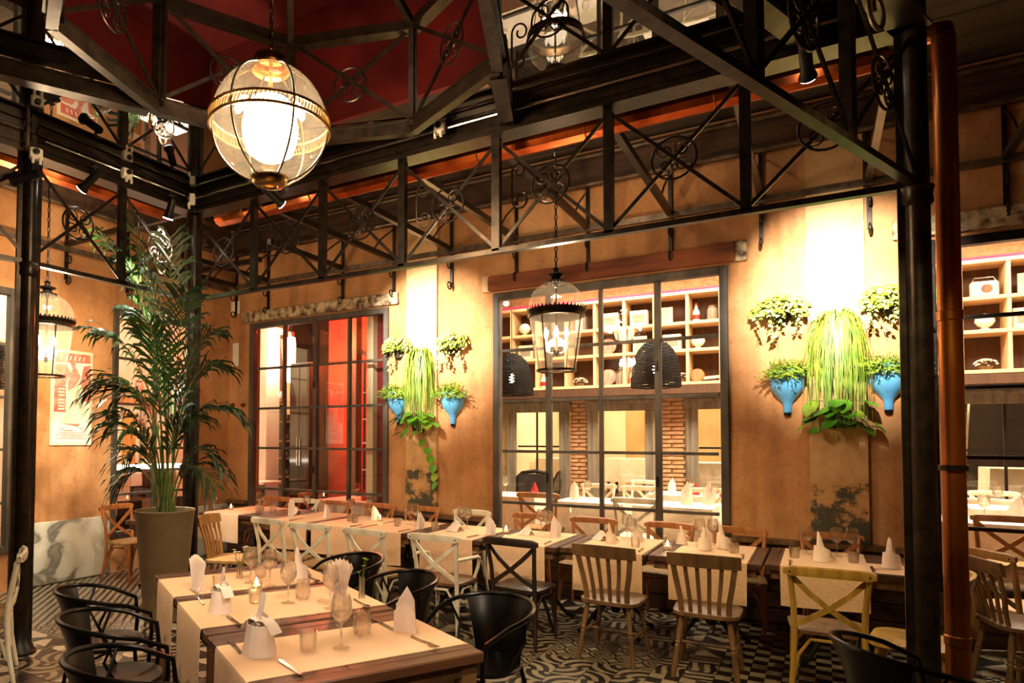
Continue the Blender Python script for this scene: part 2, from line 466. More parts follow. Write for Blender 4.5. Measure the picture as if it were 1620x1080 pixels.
def dup(root, loc, rz, label, group=None, mats=None, name=None):
    """copy a thing with its parts and sub-parts; parts may take another material"""
    def cp(o, par):
        c = o.copy(); C.objects.link(c)
        if par is not None: c.parent = par
        if mats and c.type == 'MESH':
            k = mats.get(o.name.split('.')[0])
            if k:
                c.data = o.data.copy(); c.data.materials.clear(); c.data.materials.append(M[k])
        for ch in KIDS.get(o.name, []): cp(ch, c)
        return c
    KIDS = {}
    for x in bpy.data.objects:
        if x.parent is not None: KIDS.setdefault(x.parent.name, []).append(x)
    r = cp(root, None)
    r.location = loc; r.rotation_euler = (0, 0, rz)
    r['label'] = label
    if group: r['group'] = group
    return r
def arc(c, r, a0, a1, n, plane='xz'):
    out = []
    for i in range(n+1):
        a = a0+(a1-a0)*i/n
        x, y = r*math.cos(a), r*math.sin(a)
        out.append(Vector(c)+Vector({'xz': (x, 0, y), 'yz': (0, x, y), 'xy': (x, y, 0)}[plane]))
    return out
def spiral(c, r0, r1, a0, a1, n, ex, ez):
    """flat spiral in the plane of ex and ez"""
    ex, ez = Vector(ex), Vector(ez)
    return [Vector(c)+(ex*math.cos(a0+(a1-a0)*i/n)+ez*math.sin(a0+(a1-a0)*i/n))*(r0+(r1-r0)*i/n) for i in range(n+1)]
ORD = ['first', 'second', 'third', 'fourth', 'fifth', 'sixth', 'seventh', 'eighth', 'ninth', 'tenth', 'eleventh', 'twelfth', 'thirteenth']
# ------------------------------------------------------------------ the room shell
YW, XW = 6.95, -7.45          # faces of the window wall and the poster wall
WT = .2
CEI = 4.72
def wall_with_holes(name, axis, face, lo, hi, z0, z1, holes, sign, material):
    """wall slab along an axis, leaving rectangular openings (a, b, z0, z1)"""
    mb = MB()
    def bx(a, b, c, d):
        if b-a < 1e-4 or d-c < 1e-4: return
        mid = face+sign*WT/2
        if axis == 'x': mb.box(((a+b)/2, mid, (c+d)/2), (b-a, WT, d-c))
        else: mb.box((mid, (a+b)/2, (c+d)/2), (WT, b-a, d-c))
    x = lo
    for (a, b, c, d) in sorted(holes):
        bx(x, a, z0, z1); bx(a, b, z0, c); bx(a, b, d, z1); x = b
    bx(x, hi, z0, z1)
    return struct(name, mb, material)
W1 = (-7.02, -4.60, .42, 3.33)
W2 = (-3.16, -.725, .42, 3.33)
W3 = (.76, 3.30, .42, 3.33)
WL = (5.03, 6.33, .42, 3.28)
WF = (1.30, 3.86, .42, 3.28)
wall_back = wall_with_holes('wall_back', 'x', YW, -7.65, 6.0, 0, 4.9, [W1, W2, W3], 1, 'plaster')
wall_left = wall_with_holes('wall_left', 'y', XW, -4.0, 6.95, 0, 4.9, [WL, WF], -1, 'plaster')
struct('wall_right', MB().box((6.1, 1.5, 2.45), (.2, 11.3, 4.9)), 'plaster')
struct('wall_front', MB().box((-.7, -4.1, 2.45), (13.6, .2, 4.9)), 'plaster')
# pilasters of flaking limewash behind the hanging plants
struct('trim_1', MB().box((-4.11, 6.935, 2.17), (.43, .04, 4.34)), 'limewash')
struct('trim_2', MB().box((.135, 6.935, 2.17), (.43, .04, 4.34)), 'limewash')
# darker boarding above the plaster with pipes along it
struct('trim_3', MB().box((-.7, 6.93, 4.53), (13.3, .04, .36)), 'plank_brown')
struct('trim_4', MB().box((-7.43, 1.5, 4.53), (.04, 10.8, .36)), 'plank_brown')
mb = MB()
mb.tube([(-7.4, 6.88, 4.36), (5.9, 6.88, 4.36)], .025).tube([(-7.4, 6.88, 4.66), (5.9, 6.88, 4.66)], .025)
struct('trim_5', mb, 'iron_light', smooth=True)
mb = MB(); mb.tube([(-7.38, -3.9, 4.36), (-7.38, 6.9, 4.36)], .025)
struct('trim_6', mb, 'iron_light', smooth=True)
# flat iron ledger on both walls
struct('trim_7', MB().box((-.7, 6.925, 3.90), (13.3, .05, .06)), 'iron_light')
struct('trim_8', MB().box((-7.425, 1.5, 3.86), (.05, 10.8, .06)), 'iron_light')
# lintels
struct('trim_9', MB().box((-5.80, 6.925, 3.425), (2.70, .06, .15), bev=.008), 'lintel_peel')
o = struct('trim_10', MB().box((-1.935, 6.925, 3.445), (2.56, .06, .17), bev=.008), 'lintel_rust')
struct('trim_11', MB().box((-3.24, 6.93, 3.45), (.10, .05, .19), bev=.006), 'plaster_pale')
struct('trim_12', MB().box((-.615, 6.93, 3.45), (.12, .05, .19), bev=.006), 'lintel_peel')
struct('trim_13', MB().box((2.05, 6.925, 3.445), (3.0, .06, .16), bev=.008), 'lintel_peel')
# lower walls: marble on the left, old boards at the back
bl = struct('baseboard_left', MB().box((-7.447, 1.4, .005), (.03, 10.5, .01)), 'mortar')
for i, (a, b) in enumerate(((3.90, 5.02), (6.34, 6.93), (-1.2, 1.28), (-3.9, -1.22))):
    MB().box((-7.432, (a+b)/2, .36), (.036, b-a-.006, .70), bev=.006).build('marble_slab', 'marble', bl)
bb = struct('baseboard_back', MB().box((-.7, 6.94, .01), (13.3, .02, .02)), 'plank_brown')
for (a, b, top) in ((-7.4, -7.03, 5), (-7.02, -4.6, 3), (-4.59, -3.17, 5), (-3.16, -.73, 3), (-.72, .75, 5), (.76, 3.3, 3), (3.31, 5.9, 5)):
    for k in range(top):
        MB().box(((a+b)/2, 6.925-.004*(k % 2), .075+.143*k), (b-a-.004, .05, .137), bev=.006).build('plank', 'plank_brown', bb)
    if top == 5:
        MB().box(((a+b)/2, 6.90, .745), (b-a, .10, .05), bev=.008).build('ledge', 'oak_brown', bb)

# ------------------------------------------------------------------ floor of patterned cement tiles
T = .2
floor = struct('floor', MB().box((-.7, 1.5, -.05), (13.6, 11.2, .06)), 'floor_plain')
def tile_mesh(k):
    mb = MB(); h = T/2-.002
    b = mb.b
    top = [b.verts.new((sx*h, sy*h, 0)) for sx, sy in ((-1, -1), (1, -1), (1, 1), (-1, 1))]
    bot = [b.verts.new((sx*(h+.001), sy*(h+.001), -.02)) for sx, sy in ((-1, -1), (1, -1), (1, 1), (-1, 1))]
    ft = b.faces.new(top)
    for i in range(4): b.faces.new((top[i], bot[i], bot[(i+1) % 4], top[(i+1) % 4]))
    uv = b.loops.layers.uv.new('UVMap')
    rots = k % 4
    for i, l in enumerate(ft.loops):
        l[uv].uv = ((0, 0), (1, 0), (1, 1), (0, 1))[(i+rots) % 4]
    return mb
KINDS = ['checker', 'triangle', 'lattice', 'rings', 'star', 'wave']
proto = {}
def tile_kind(i, j):
    random.seed((i//4)*131+(j//3)*977+5)
    k = random.choice([0, 1, 2, 2, 3, 4, 5, 1, 4])
    x, y = -7.4+i*T, -1+j*T
    if -.7 < x < .9 and 4.4 < y < 6.6: k = 0
    if x < -5.4 and y > 3.2: k = 2
    if -5.4 < x < -4 and y < 3.6 : k = 1 if (i//3+j//3) % 2 else 3
    if -3 < x < -1 and y > 3.6: k = random.choice([5, 3, 4, 1])
    return k, (i % 2)+2*(j % 2) if k == 3 else (0 if k in (0, 2) else (i*7+j*3) % 4)
cells = []
for i in range(0, 44):
    for j in range(0, 40):
        x, y = -7.35+i*T, -.9+j*T
        if x > 1.4 or y > 6.9: continue
        d = x*fw.x+y*fw.y; s = x*rt.x+y*rt.y
        if d < 3.9 or not (-.68 < s/d < .98): continue
        cells.append((d, i, j, x, y))
cells.sort()
for n, (d, i, j, x, y) in enumerate(cells[:300]):
    k, r = tile_kind(i, j)
    if (k, r) not in proto:
        o = tile_mesh(r).build('tile', 'tile_'+KINDS[k], floor)
        proto[(k, r)] = o
    else:
        o = proto[(k, r)].copy(); C.objects.link(o); o.parent = floor
    o.location = (x, y, 0)
groups = {}
for (d, i, j, x, y) in cells[300:]:
    groups.setdefault(tile_kind(i, j)[0], []).append((x, y, tile_kind(i, j)[1]))
mb = bmesh.new(); uvl = mb.loops.layers.uv.new('UVMap')
for k, lst in groups.items():
    for (x, y, r) in lst:
        h = T/2-.002
        f = mb.faces.new([mb.verts.new((x+sx*h, y+sy*h, -.001)) for sx, sy in ((-1, -1), (1, -1), (1, 1), (-1, 1))])
        f.material_index = k
        for q, l in enumerate(f.loops): l[uvl].uv = ((0, 0), (1, 0), (1, 1), (0, 1))[(q+r) % 4]
me = bpy.data.meshes.new('far_tiles'); mb.to_mesh(me); mb.free()
for k in KINDS: me.materials.append(M['tile_'+k])
ft = bpy.data.objects.new('far_tiles', me); C.objects.link(ft); ft.parent = floor; ft['kind'] = 'stuff'

# ------------------------------------------------------------------ ceilings
OX0, OX1, OY1 = -5.85, 6.0, 5.0          # opening in the boarded ceiling over the frame
cl = struct('ceiling', MB().box((-.7, 5.98, CEI+.10), (13.5, 1.96, .04)).box((-6.65, .5, CEI+.10), (1.6, 9.2, .04)), 'dark_wall')
y = OY1+.09
while y < 6.9:
    MB().box((-.7, y, CEI+.04+.008*random.random()), (13.3, .17, .03), bev=.004).build('plank', 'plank_dark', cl); y += .18
x = XW+.09
while x < OX0-.05:
    MB().box((x, .5, CEI+.04+.008*random.random()), (.17, 8.9, .03), bev=.004).build('plank', 'plank_dark', cl); x += .18
struct('ceiling_1', MB().box((-3.7, .5, 5.95), (5.6, 9.4, .08)), 'red_paint')
struct('ceiling_2', MB().box((2.6, .5, 5.95), (7.0, 9.4, .08)), 'dark_wall')  # unlit remainder of the ceiling, its shade put into the dark colour
struct('trim_14', MB().box((-3.3, 5.0, 5.33), (5.2, .05, 1.22)), 'red_paint')
struct('trim_15', MB().box((2.6, 5.0, 5.33), (6.8, .05, 1.22)), 'dark_wall')  # fascia below the unlit ceiling, shade likewise given by the dark colour
struct('trim_16', MB().box((-5.87, .5, 5.33), (.05, 9.0, 1.22)), 'red_paint')
struct('trim_17', MB().box((.1, -4.0, 5.4), (12.0, .1, 1.2)), 'dark_wall')
struct('trim_18', MB().box((6.1, .5, 5.4), (.1, 9.0, 1.2)), 'dark_wall')

# ------------------------------------------------------------------ windows
def window(name, axis, face, hole, cols, thickcols, zs, frame_m, sign):
    """steel casement: frame with one pane object per opening"""
    a, b, z0, z1 = hole
    w = b-a
    def P(t, d, z): return (t, face+sign*d, z) if axis == 'x' else (face+sign*d, t, z)
    def D(t, d, z): return (t, d, z) if axis == 'x' else (d, t, z)
    mb = MB(); fr = .075
    for t in (a+fr/2, b-fr/2): mb.box(P(t, .02, (z0+z1)/2), D(fr, .1, z1-z0), bev=.006)
    for z in (z0+fr/2, z1-fr/2): mb.box(P((a+b)/2, .02, z), D(w-2*fr, .1, fr), bev=.006)
    win = struct(name, mb, frame_m)
    xs = [a+fr+(w-2*fr)*i/cols for i in range(cols+1)]
    for i, t in enumerate(xs[1:-1]):
        tk = .062 if i in thickcols else .04
        MB().box(P(t, .03, (z0+z1)/2), D(tk, .06, z1-z0-2*fr), bev=.004).build('mullion', frame_m, win)
    for z in zs:
        for i in range(cols):
            MB().box(P((xs[i]+xs[i+1])/2, .03, z), D(xs[i+1]-xs[i]-.05, .045, .032), bev=.003).build('glazing_bar', frame_m, win)
    zz = [z0+fr]+list(zs)+[z1-fr]
    for i in range(cols):
        for j in range(len(zz)-1):
            MB().box(P((xs[i]+xs[i+1])/2, .035, (zz[j]+zz[j+1])/2), D(xs[i+1]-xs[i]-.03, .005, zz[j+1]-zz[j]-.03)).build('pane', 'glass', win)
    # fittings: small hinges on the opening casements
    for i in thickcols:
        for z in (1.25, 2.4):
            MB().box(P(xs[i+1]-.012, -.008, z), D(.022, .016, .10), bev=.003).build('hinge', 'iron_black', win)
    return win
ZS = (.955, 1.53, 2.095, 2.67)
window('window_1', 'x', YW, W1, 4, (1,), ZS, 'frame_grey', 1)
window('window_2', 'x', YW, W2, 4, (0, 2), ZS, 'frame_grey', 1)
window('window_3', 'x', YW, W3, 4, (0, 2), ZS, 'iron', 1)
window('window_4', 'y', XW, WL, 2, (), ZS, 'frame_grey', -1)
window('window_5', 'y', XW, WF, 4, (1,), ZS, 'frame_grey', -1)
# ------------------------------------------------------------------ steel frame of the pavilion
ZB, ZT = 3.03, 3.87
A = Vector((-5.25, 4.42, 0)); B = Vector((.46, 4.42, 0)); Cc = Vector((-5.25, 2.80, 0))
def medallion(c, ex, r=.135):
    """round iron medallion of scrolls in a vertical plane"""
    ez = Vector((0, 0, 1)); ex = Vector(ex); c = Vector(c)
    mb = MB()
    mb.tube([c+(ex*math.cos(a)+ez*math.sin(a))*r for a in [2*PI*i/24 for i in range(24)]], .008, 6, closed=True)
    for k in range(4):
        a = PI/4+k*PI/2
        cc = c+(ex*math.cos(a)+ez*math.sin(a))*r*.55
        mb.tube(spiral(cc, r*.42, r*.08, a, a+PI*2.6, 16, ex, ez), .006, 5)
    return mb
def truss(name, label, p0, dirv, n, sp, flip=False, group=None, last=True):
    d = Vector(dirv).normalized()
    t = thing(name, label, 'truss', (p0.x, p0.y, ZB), 0, group)
    H = ZT-ZB; L = n*sp
    side = Vector((-d.y, d.x, 0))
    MB().bar((0, 0, 0), d*L, .05, .035).build('bottom_chord', 'iron', t)
    mb = MB()
    mb.bar(Vector((0, 0, H+.085)), d*L+Vector((0, 0, H+.085)), .07, .15)
    mb.bar(Vector((0, 0, H+.005)), d*L+Vector((0, 0, H+.005)), .17, .016)
    mb.bar(Vector((0, 0, H+.165)), d*L+Vector((0, 0, H+.165)), .17, .016)
    mb.bar(Vector((0, 0, H+.08))+side*.03, d*L+Vector((0, 0, H+.08))+side*.03, .05, .03)
    mb.bar(Vector((0, 0, H+.08))-side*.03, d*L+Vector((0, 0, H+.08))-side*.03, .05, .03)
    mb.build('top_beam', 'iron', t)
    for i in range(n+1):
        if i == 0 or (i == n and not last): continue
        q = d*sp*i
        MB().bar(q, q+Vector((0, 0, H)), .062, .05, side).build('upright', 'iron', t)
    for i in range(n):
        a, b = d*sp*i, d*sp*(i+1)
        z = Vector((0, 0, H-.02)); z0 = Vector((0, 0, .02))
        MB().bar(a+z0+side*.008, b+z+side*.008, .024, .012, side).build('brace', 'iron', t)
        MB().bar(a+z-side*.008, b+z0-side*.008, .024, .012, side).build('brace', 'iron', t)
        medallion((a+b)/2+Vector((0, 0, H/2)), d).build('medallion', 'iron', t, smooth=True)
    return t
truss('steel_truss', 'long iron truss with crossed braces and round medallions, running in front of the window wall', A, (1, 0, 0), 7, 5.71/7, last=False)
truss('steel_truss', 'short two-bay iron truss above the palm, in front of the poster wall', A, (0, -1, 0), 2, .81, last=False)
truss('steel_truss', 'iron truss crossing overhead at top right with its bottom bar running down to the post', B, (-.38, -.925, 0), 5, .86)
truss('steel_truss', 'iron truss at the far left edge, beyond the left post', Cc, (-.12, -.99, 0), 2, .81)
def post(label, p, dirs, top=4.05):
    t = thing('steel_post', label, 'post', (p.x, p.y, 0))
    mb = MB(); mb.lathe([(.058, .02), (.058, top)], 20, cap=True)
    mb.build('column', 'iron', t, smooth=True)
    MB().lathe([(.12, 0), (.12, .02), (.105, .035), (.09, .07), (.072, .10), (.064, .16), (.058, .20)], 20, cap=True).build('base', 'iron_black', t, smooth=True)
    MB().lathe([(.058, ZB-.12), (.075, ZB-.10), (.068, ZB-.06), (.078, ZB-.02), (.058, ZB)], 20).build('collar', 'iron', t, smooth=True)
    for d in dirs:
        d = Vector(d).normalized()
        MB().bar(d*.072+Vector((0, 0, .02)), d*.072+Vector((0, 0, top)), .034, .03, d).build('side_bar', 'iron', t)
    return t
post('iron post standing behind the potted palm', A, ((1, 0, 0), (0, -1, 0)))
post('thick iron post at right, in front of the right hanging plants', B, ((-1, 0, 0),))
post('iron post at the left edge with a flared round base on the tiles', Cc, ((0, 1, 0), (-.12, -.99, 0)))
# S-scroll ornaments leaning out at the heads of the posts
def scroll_pair(name, label, c, ex, mat_='iron_light', s=1.0):
    ex = Vector(ex); ez = Vector((0, 0, 1)); c = Vector(c)
    mb = MB()
    o = -c+c
    top = spiral((0, 0, .30*s)+Vector(ex*.10*s) if False else Vector((0, 0, .30*s))+ex*.09*s, .09*s, .03*s, PI, PI-PI*2.2, 22, ex, ez)
    bot = spiral(Vector((0, 0, 0))+ex*.11*s, .11*s, .035*s, PI, PI+PI*2.2, 22, ex, ez)
    mb.tube(top[::-1]+bot, .011*s, 6)
    o = mb.build(name, mat_, None, smooth=True, loc=c)
    return tag(o, label, 'scroll')
scroll_pair('iron_scroll', 'pale curled iron scroll beside the palm top, against the back left post', (A.x-.02, A.y-.42, 3.30), (0, .55, 0), s=.9)
scroll_pair('iron_scroll', 'large curled iron scroll at the top right, close to the thick post', (.22, 3.72, 3.72), (.38, .925, 0))
# curved knees under the long truss
for k, (x, lab) in enumerate(((-4.35, 'small iron C-scroll hanging in the second bay of the long truss'), (-2.72, 'small iron C-scroll hanging in the fourth bay of the long truss'), (-1.90, 'small iron C-scroll hanging in the fifth bay of the long truss'))):
    scroll_pair('iron_scroll', lab, (x, 4.50, 3.42), (.8, .2, 0), 'iron', .7)

# octagonal lantern roof over the middle
oc = Vector((-2.62, 2.85, 3.96)); OR = 1.28
lr = thing('lantern_roof', 'octagonal iron lantern roof with crossed braces and medallions above the globe lamp', 'roof lantern', oc)
V = [Vector((OR*math.cos(R(86+45*k)), OR*math.sin(R(86+45*k)), 0)) for k in range(8)]
HH = .78
for k in range(8):
    a, b = V[k], V[(k+1) % 8]
    z = Vector((0, 0, HH)); d = (b-a).normalized(); n = Vector((-d.y, d.x, 0))
    MB().bar(a, b, .06, .08).bar(a+Vector((0, 0, .045)), b+Vector((0, 0, .045)), .10, .012).bar(a+Vector((0, 0, -.04)), b+Vector((0, 0, -.04)), .062, .012).build('base_rail', 'iron', lr)
    MB().bar(a+z, b+z, .06, .07).bar(a+z+Vector((0, 0, -.045)), b+z+Vector((0, 0, -.045)), .09, .012).build('top_rail', 'iron', lr)
    MB().bar(a, a+z, .06, .06, n).bar(a+n*.045, a+z+n*.045, .03, .03, n).build('upright', 'iron', lr)
    MB().bar(a+Vector((0, 0, .06))+n*.01, b+z+n*.01, .028, .014, n).build('brace', 'iron', lr)
    MB().bar(b+Vector((0, 0, .06))-n*.01, a+z-n*.01, .028, .014, n).build('brace', 'iron', lr)
    medallion((a+b)/2+Vector((0, 0, HH/2)), d, .13).build('medallion', 'iron', lr, smooth=True)
    MB().bar(a+z, Vector((0, 0, 1.45)), .045, .06).build('rafter', 'iron', lr)
MB().lathe([(.10, 1.40), (.12, 1.43), (.12, 1.50), (.04, 1.56), (0, 1.58)], 16, cap=False).build('boss', 'iron', lr, smooth=True)
# roof beams from the octagon out to the trusses
def beam(label, p, q, w=.10, h=.10):
    p, q = Vector(p), Vector(q)
    t = MB()
    t.bar((0, 0, 0), q-p, w*.6, h).bar((0, 0, h/2), q-p+Vector((0, 0, h/2)), w, .014).bar((0, 0, -h/2), q-p+Vector((0, 0, -h/2)), w, .014)
    o = t.build('roof_beam', 'iron', None, loc=p)
    return tag(o, label, 'beam')
v = [oc+x for x in V]
d1 = (v[2]-v[1]).normalized()
beam('iron roof beam running down-left from the octagon towards the left post', v[2]+d1*.06, v[2]+d1*1.9)
d2 = (v[7]-v[6]).normalized()
beam('thick iron roof beam slanting up from the long truss, right of the octagon', v[7]+d2*.06, v[7]+d2*.68)
beam('iron roof beam overhead at the top middle, parallel to the right truss', (-.05, 4.30, 3.96), (-1.55, .65, 3.96), .12, .10)
# dark glass between octagon and trusses
D = Vector((-1.35, .02, 0)); E = Vector((-5.44, 1.2, 0)); F = Vector((-3.6, -.3, 0))
def gp(name, pts):
    mb = MB(); mb.poly([(p.x, p.y, 4.045) for p in pts], (0, 0, .008))
    o = mb.build(name, 'glass_roof'); o['kind'] = 'structure'; return o
Pn = [A, B, D, F, E, Cc]
gp('trim_19', [A, B, v[7], v[0], v[1]])
gp('trim_20', [A, v[1], v[2], Cc])
gp('trim_21', [B, D, v[5], v[6], v[7]])
gp('trim_22', [D, F, v[4], v[5]])
gp('trim_23', [Cc, v[2], v[3], E])
gp('trim_24', [E, v[3], v[4], F])

# ------------------------------------------------------------------ wall brackets tying the trusses to the walls
def bracket(label, wallp, nrm, length, group):
    """nrm points from the wall into the room"""
    n = Vector(nrm); t = thing('wall_bracket', label, 'bracket', wallp, 0, None)
    ez = Vector((0, 0, 1))
    MB().bar(n*.02+ez*(3.50), n*.02+ez*4.34, .035, .022, n).build('wall_bar', 'iron', t)
    MB().bar(n*.03+ez*3.92, n*length+ez*3.92, .05, .06).build('arm', 'iron', t)
    mb = MB()
    mb.tube(spiral(n*.075+ez*3.49, .055, .022, PI, PI+PI*2.3, 18, n, ez), .009, 6)
    mb.build('scroll', 'iron_black', t, smooth=True)
    mb = MB()
    mb.tube(spiral(n*.08+ez*3.72, .06, .02, PI, PI-PI*2.3, 18, n, ez), .009, 6)
    mb.build('scroll', 'iron_black', t, smooth=True)
    mb = MB(); mb.tube([n*.03+ez*4.3, n*.18+ez*4.2, n*.34+ez*4.08, n*.46+ez*3.95], .010, 6)
    mb.build('stay', 'iron', t, smooth=True)
    return t
where = ['at the corner left of the first big window', 'above the left part of the red-lit window', 'above the right half of the red-lit window',
         'just above the left hanging plants', 'right of the left hanging plants', 'above the left end of the lampshade window', 'above the hanging lantern',
         'above the right half of the lampshade window', 'left of the right hanging plants', 'right above the right hanging plants', 'above the window at the right edge', 'at the far right, above the right edge window']
xs = [-7.30, -6.66, -5.33, -4.52, -3.70, -2.87, -2.06, -1.235, -.435, .39, 1.285, 2.1]
for x, wv in zip(xs, where):
    bracket('iron wall bracket with curled foot, '+wv, (x, YW, 0), (0, -1, 0), 2.42 if x > -5.3 else 1.4, None)
for y, wv in ((3.0, 'behind the left post'), (4.40, 'over the poster'), (5.2, 'behind the palm top'), (6.05, 'near the corner')):
    bracket('iron wall bracket with curled foot on the poster wall, '+wv, (XW, y, 0), (1, 0, 0), 2.1 if y < 4.6 else 1.5, None)

# copper gutter and downpipe
def gutter(label, p, q, side):
    p, q = Vector(p), Vector(q); d = (q-p); ln = d.length; d.normalize(); s = Vector(side)
    mb = MB()
    prof = [(-.085, .05), (-.085, -.04), (-.06, -.08), (0, -.10), (.06, -.08), (.085, -.04), (.085, .05)]
    def fn(i, j):
        a = prof[round(j*(len(prof)-1))]
        return d*ln*i+s*a[0]+Vector((0, 0, a[1]))
    mb.grid(fn, 1, len(prof)-1); mb.thick(.004)
    t = thing('copper_gutter', label, 'gutter', p)
    mb.build('trough', 'copper', t)
    k = .4
    while k < ln:
        m2 = MB(); m2.tube([d*k+s*-.09+Vector((0, 0, .05)), d*k+s*-.09+Vector((0, 0, -.04)), d*k+s*-.063+Vector((0, 0, -.084)), d*k+Vector((0, 0, -.105)), d*k+s*.063+Vector((0, 0, -.084)), d*k+s*.09+Vector((0, 0, -.04)), d*k+s*.09+Vector((0, 0, .05))], .005, 5)
        m2.build('strap', 'copper_dark', t); k += .85
gutter('orange copper gutter behind the top of the long truss', (-5.2, 4.70, 3.93), (.50, 4.70, 3.93), (0, 1, 0))
gutter('orange copper gutter behind the top of the short truss on the left', (-5.52, 1.6, 3.93), (-5.52, 4.3, 3.93), (1, 0, 0))
dp = thing('copper_downpipe', 'round copper downpipe beside the thick iron post', 'pipe', (.602, 4.537, 0))
MB().lathe([(.054, .01), (.054, 3.86)], 24, cap=True).build('pipe', 'copper_dark', dp, smooth=True)
for z in (.58, 2.3): MB().lathe([(.054, z), (.059, z+.005), (.059, z+.05), (.054, z+.055)], 24).build('joint', 'copper_dark', dp, smooth=True)
mb = MB(); mb.tube([(0, 0, 3.82), (0, .03, 3.9), (-.05, .1, 3.94), (-.08, .17, 3.97)], .055, 14); mb.build('elbow', 'copper_dark', dp, smooth=True)
MB().lathe([(.058, 1.5), (.066, 1.5), (.066, 1.53), (.058, 1.53)], 20).build('clamp', 'iron', dp)

# conduits and junction boxes
def conduit(label, pts, r=.011, m='iron_light'):
    p0 = Vector(pts[0])
    mb = MB(); mb.tube([Vector(p)-p0 for p in pts], r, 8)
    return tag(mb.build('conduit', m, None, smooth=True, loc=p0), label, 'conduit')
conduit('pale metal conduit along the inner side of the long truss', [(-5.16, 4.30, 3.985), (.2, 4.30, 3.985)], m='steel')
conduit('pale metal conduit along the inner side of the short left truss', [(-5.14, 2.85, 3.985), (-5.14, 4.28, 3.985)], m='steel')
conduit('thin conduit climbing the left post', [(-5.15, 2.72, 3.86), (-5.15, 2.72, 4.6)], .014, 'iron_light')
def jbox(label, loc, rz):
    t = thing('junction_box', label, 'junction box', loc, rz)
    hs = MB().box((0, 0, 0), (.09, .05, .09), bev=.008).build('housing', 'plastic_white', t)
    for a in (-.025, .025):
        mb = MB(); mb.tube([(a, -.02, -.03), (a, -.035, -.06), (a, -.03, -.085)], .011, 8); mb.build('plug', 'plastic_white', hs, smooth=True)
    mb = MB(); mb.lathe([(.022, 0), (.022, .02), (.014, .022), (0, .022)], 12); mb.move(Matrix.Rotation(PI/2, 4, 'X')); mb.move(Matrix.Translation((0, -.025, .01))); mb.build('socket', 'iron_black', hs)
    return t
jbox('white junction box on the conduit above the middle of the long truss', (-2.38, 4.27, 3.985), 0)
jbox('white junction box over the back left post in the corner', (-5.10, 4.26, 3.96), R(-45))
jbox('white junction box on the short left truss between its two spotlights', (-5.12, 3.56, 3.97), R(90))
jbox('white junction box on the left post near the top', (-5.10, 2.76, 3.84), R(70))

# spotlights
def spot(label, mount, aim, ln=.20, lit=True, power=0, col=(1, .93, .82), angle=42, blend=.95, beam_to=None):
    """track spotlight: arm, black can, glowing face"""
    m_, a = Vector(mount), Vector(aim)
    d = (a-m_).normalized()
    t = thing('spotlight', label, 'spotlight', mount)
    MB().box((0, 0, .0), (.05, .05, .03), bev=.005).build('mount', 'iron_black', t)
    mb = MB(); mb.tube([(0, 0, 0), (0, 0, -.06)], .012, 8); mb.build('arm', 'iron_black', t)
    q = d.to_track_quat('Z', 'Y').to_matrix().to_4x4()
    p = Vector((0, 0, -.09)); o = p-d*ln*.25
    mb = MB(); mb.lathe([(0, 0), (.030, 0), (.034, .02), (.034, ln*.8), (.048, ln*.95), (.050, ln), (.044, ln), (.04, ln-.01)], 18)
    mb.move(Matrix.Translation(o) @ q); can = mb.build('can', 'iron_black', t, smooth=True)
    if lit:
        mb = MB(); mb.lathe([(0, ln-.004), (.045, ln-.004), (.045, ln+.006), (0, ln+.010)], 18)
        mb.move(Matrix.Translation(o) @ q); mb.build('lamp_face', 'spot_face', can, smooth=True)
    if power:
        lp = m_+o+d*(ln+.03)
        lamp('SPOT', 'spotlight_beam', lp, power, col, .03, beam_to or aim, angle, blend)
    return t
spot('lit spotlight at top right, aimed at the right hanging plants', (-.03, 4.46, 4.18) if False else (-.04, 4.30, 3.95), (.14, 6.9, 2.6), .24, power=1350, angle=46, blend=1.0, beam_to=(.16, 6.9, 2.90))
spot('lit spotlight right of the globe lamp, aimed at the left hanging plants', (-4.15, 4.30, 3.95), (-3.9, 5.6, 3.3), .22, power=1450, angle=46, blend=1.0, beam_to=(-4.02, 6.9, 2.85))
spot('lit spotlight over the palm top', (-5.10, 4.02, 3.93), (-5.45, 4.02, 3.05), .18, power=900, col=(1, 1, .88), angle=70, blend=.7, beam_to=(-5.45, 4.02, 3.0))
spot('lit spotlight on the short left truss, aimed at the poster wall', (-5.10, 3.25, 3.93), (-6.1, 3.0, 3.2), .22, power=260, col=(1, .80, .55), angle=80, beam_to=(-7.4, 3.6, 2.2))
spot('unlit black spotlight on the left post', (-5.10, 2.74, 3.76), (-5.9, 2.2, 3.5), .22, lit=False)
# ------------------------------------------------------------------ furniture kinds (front of a chair is +Y, its back at -Y)
def rounded_seat(w, d, z, th, rnd=.08, front=1.08):
    mb = MB(); pts = []
    for (cx_, cy_, a0) in ((w/2*front-rnd, d/2-rnd, 0), (-(w/2*front-rnd), d/2-rnd, 90), (-(w/2-rnd), -(d/2-rnd), 180), (w/2-rnd, -(d/2-rnd), 270)):
        for k in range(5):
            a = R(a0+22.5*k); pts.append((cx_+rnd*math.cos(a), cy_+rnd*math.sin(a)))
    n = len(pts); b = mb.b
    rings = []
    for (s, zz) in ((.93, z), (1, z-.008), (1, z-th+.006), (.95, z-th)):
        rings.append([b.verts.new((x*s, y*s, zz)) for x, y in pts])
    for a, c in zip(rings, rings[1:]):
        for i in range(n): b.faces.new((a[i], a[(i+1) % n], c[(i+1) % n], c[i]))
    b.faces.new(rings[0]); b.faces.new(rings[-1][::-1])
    return mb
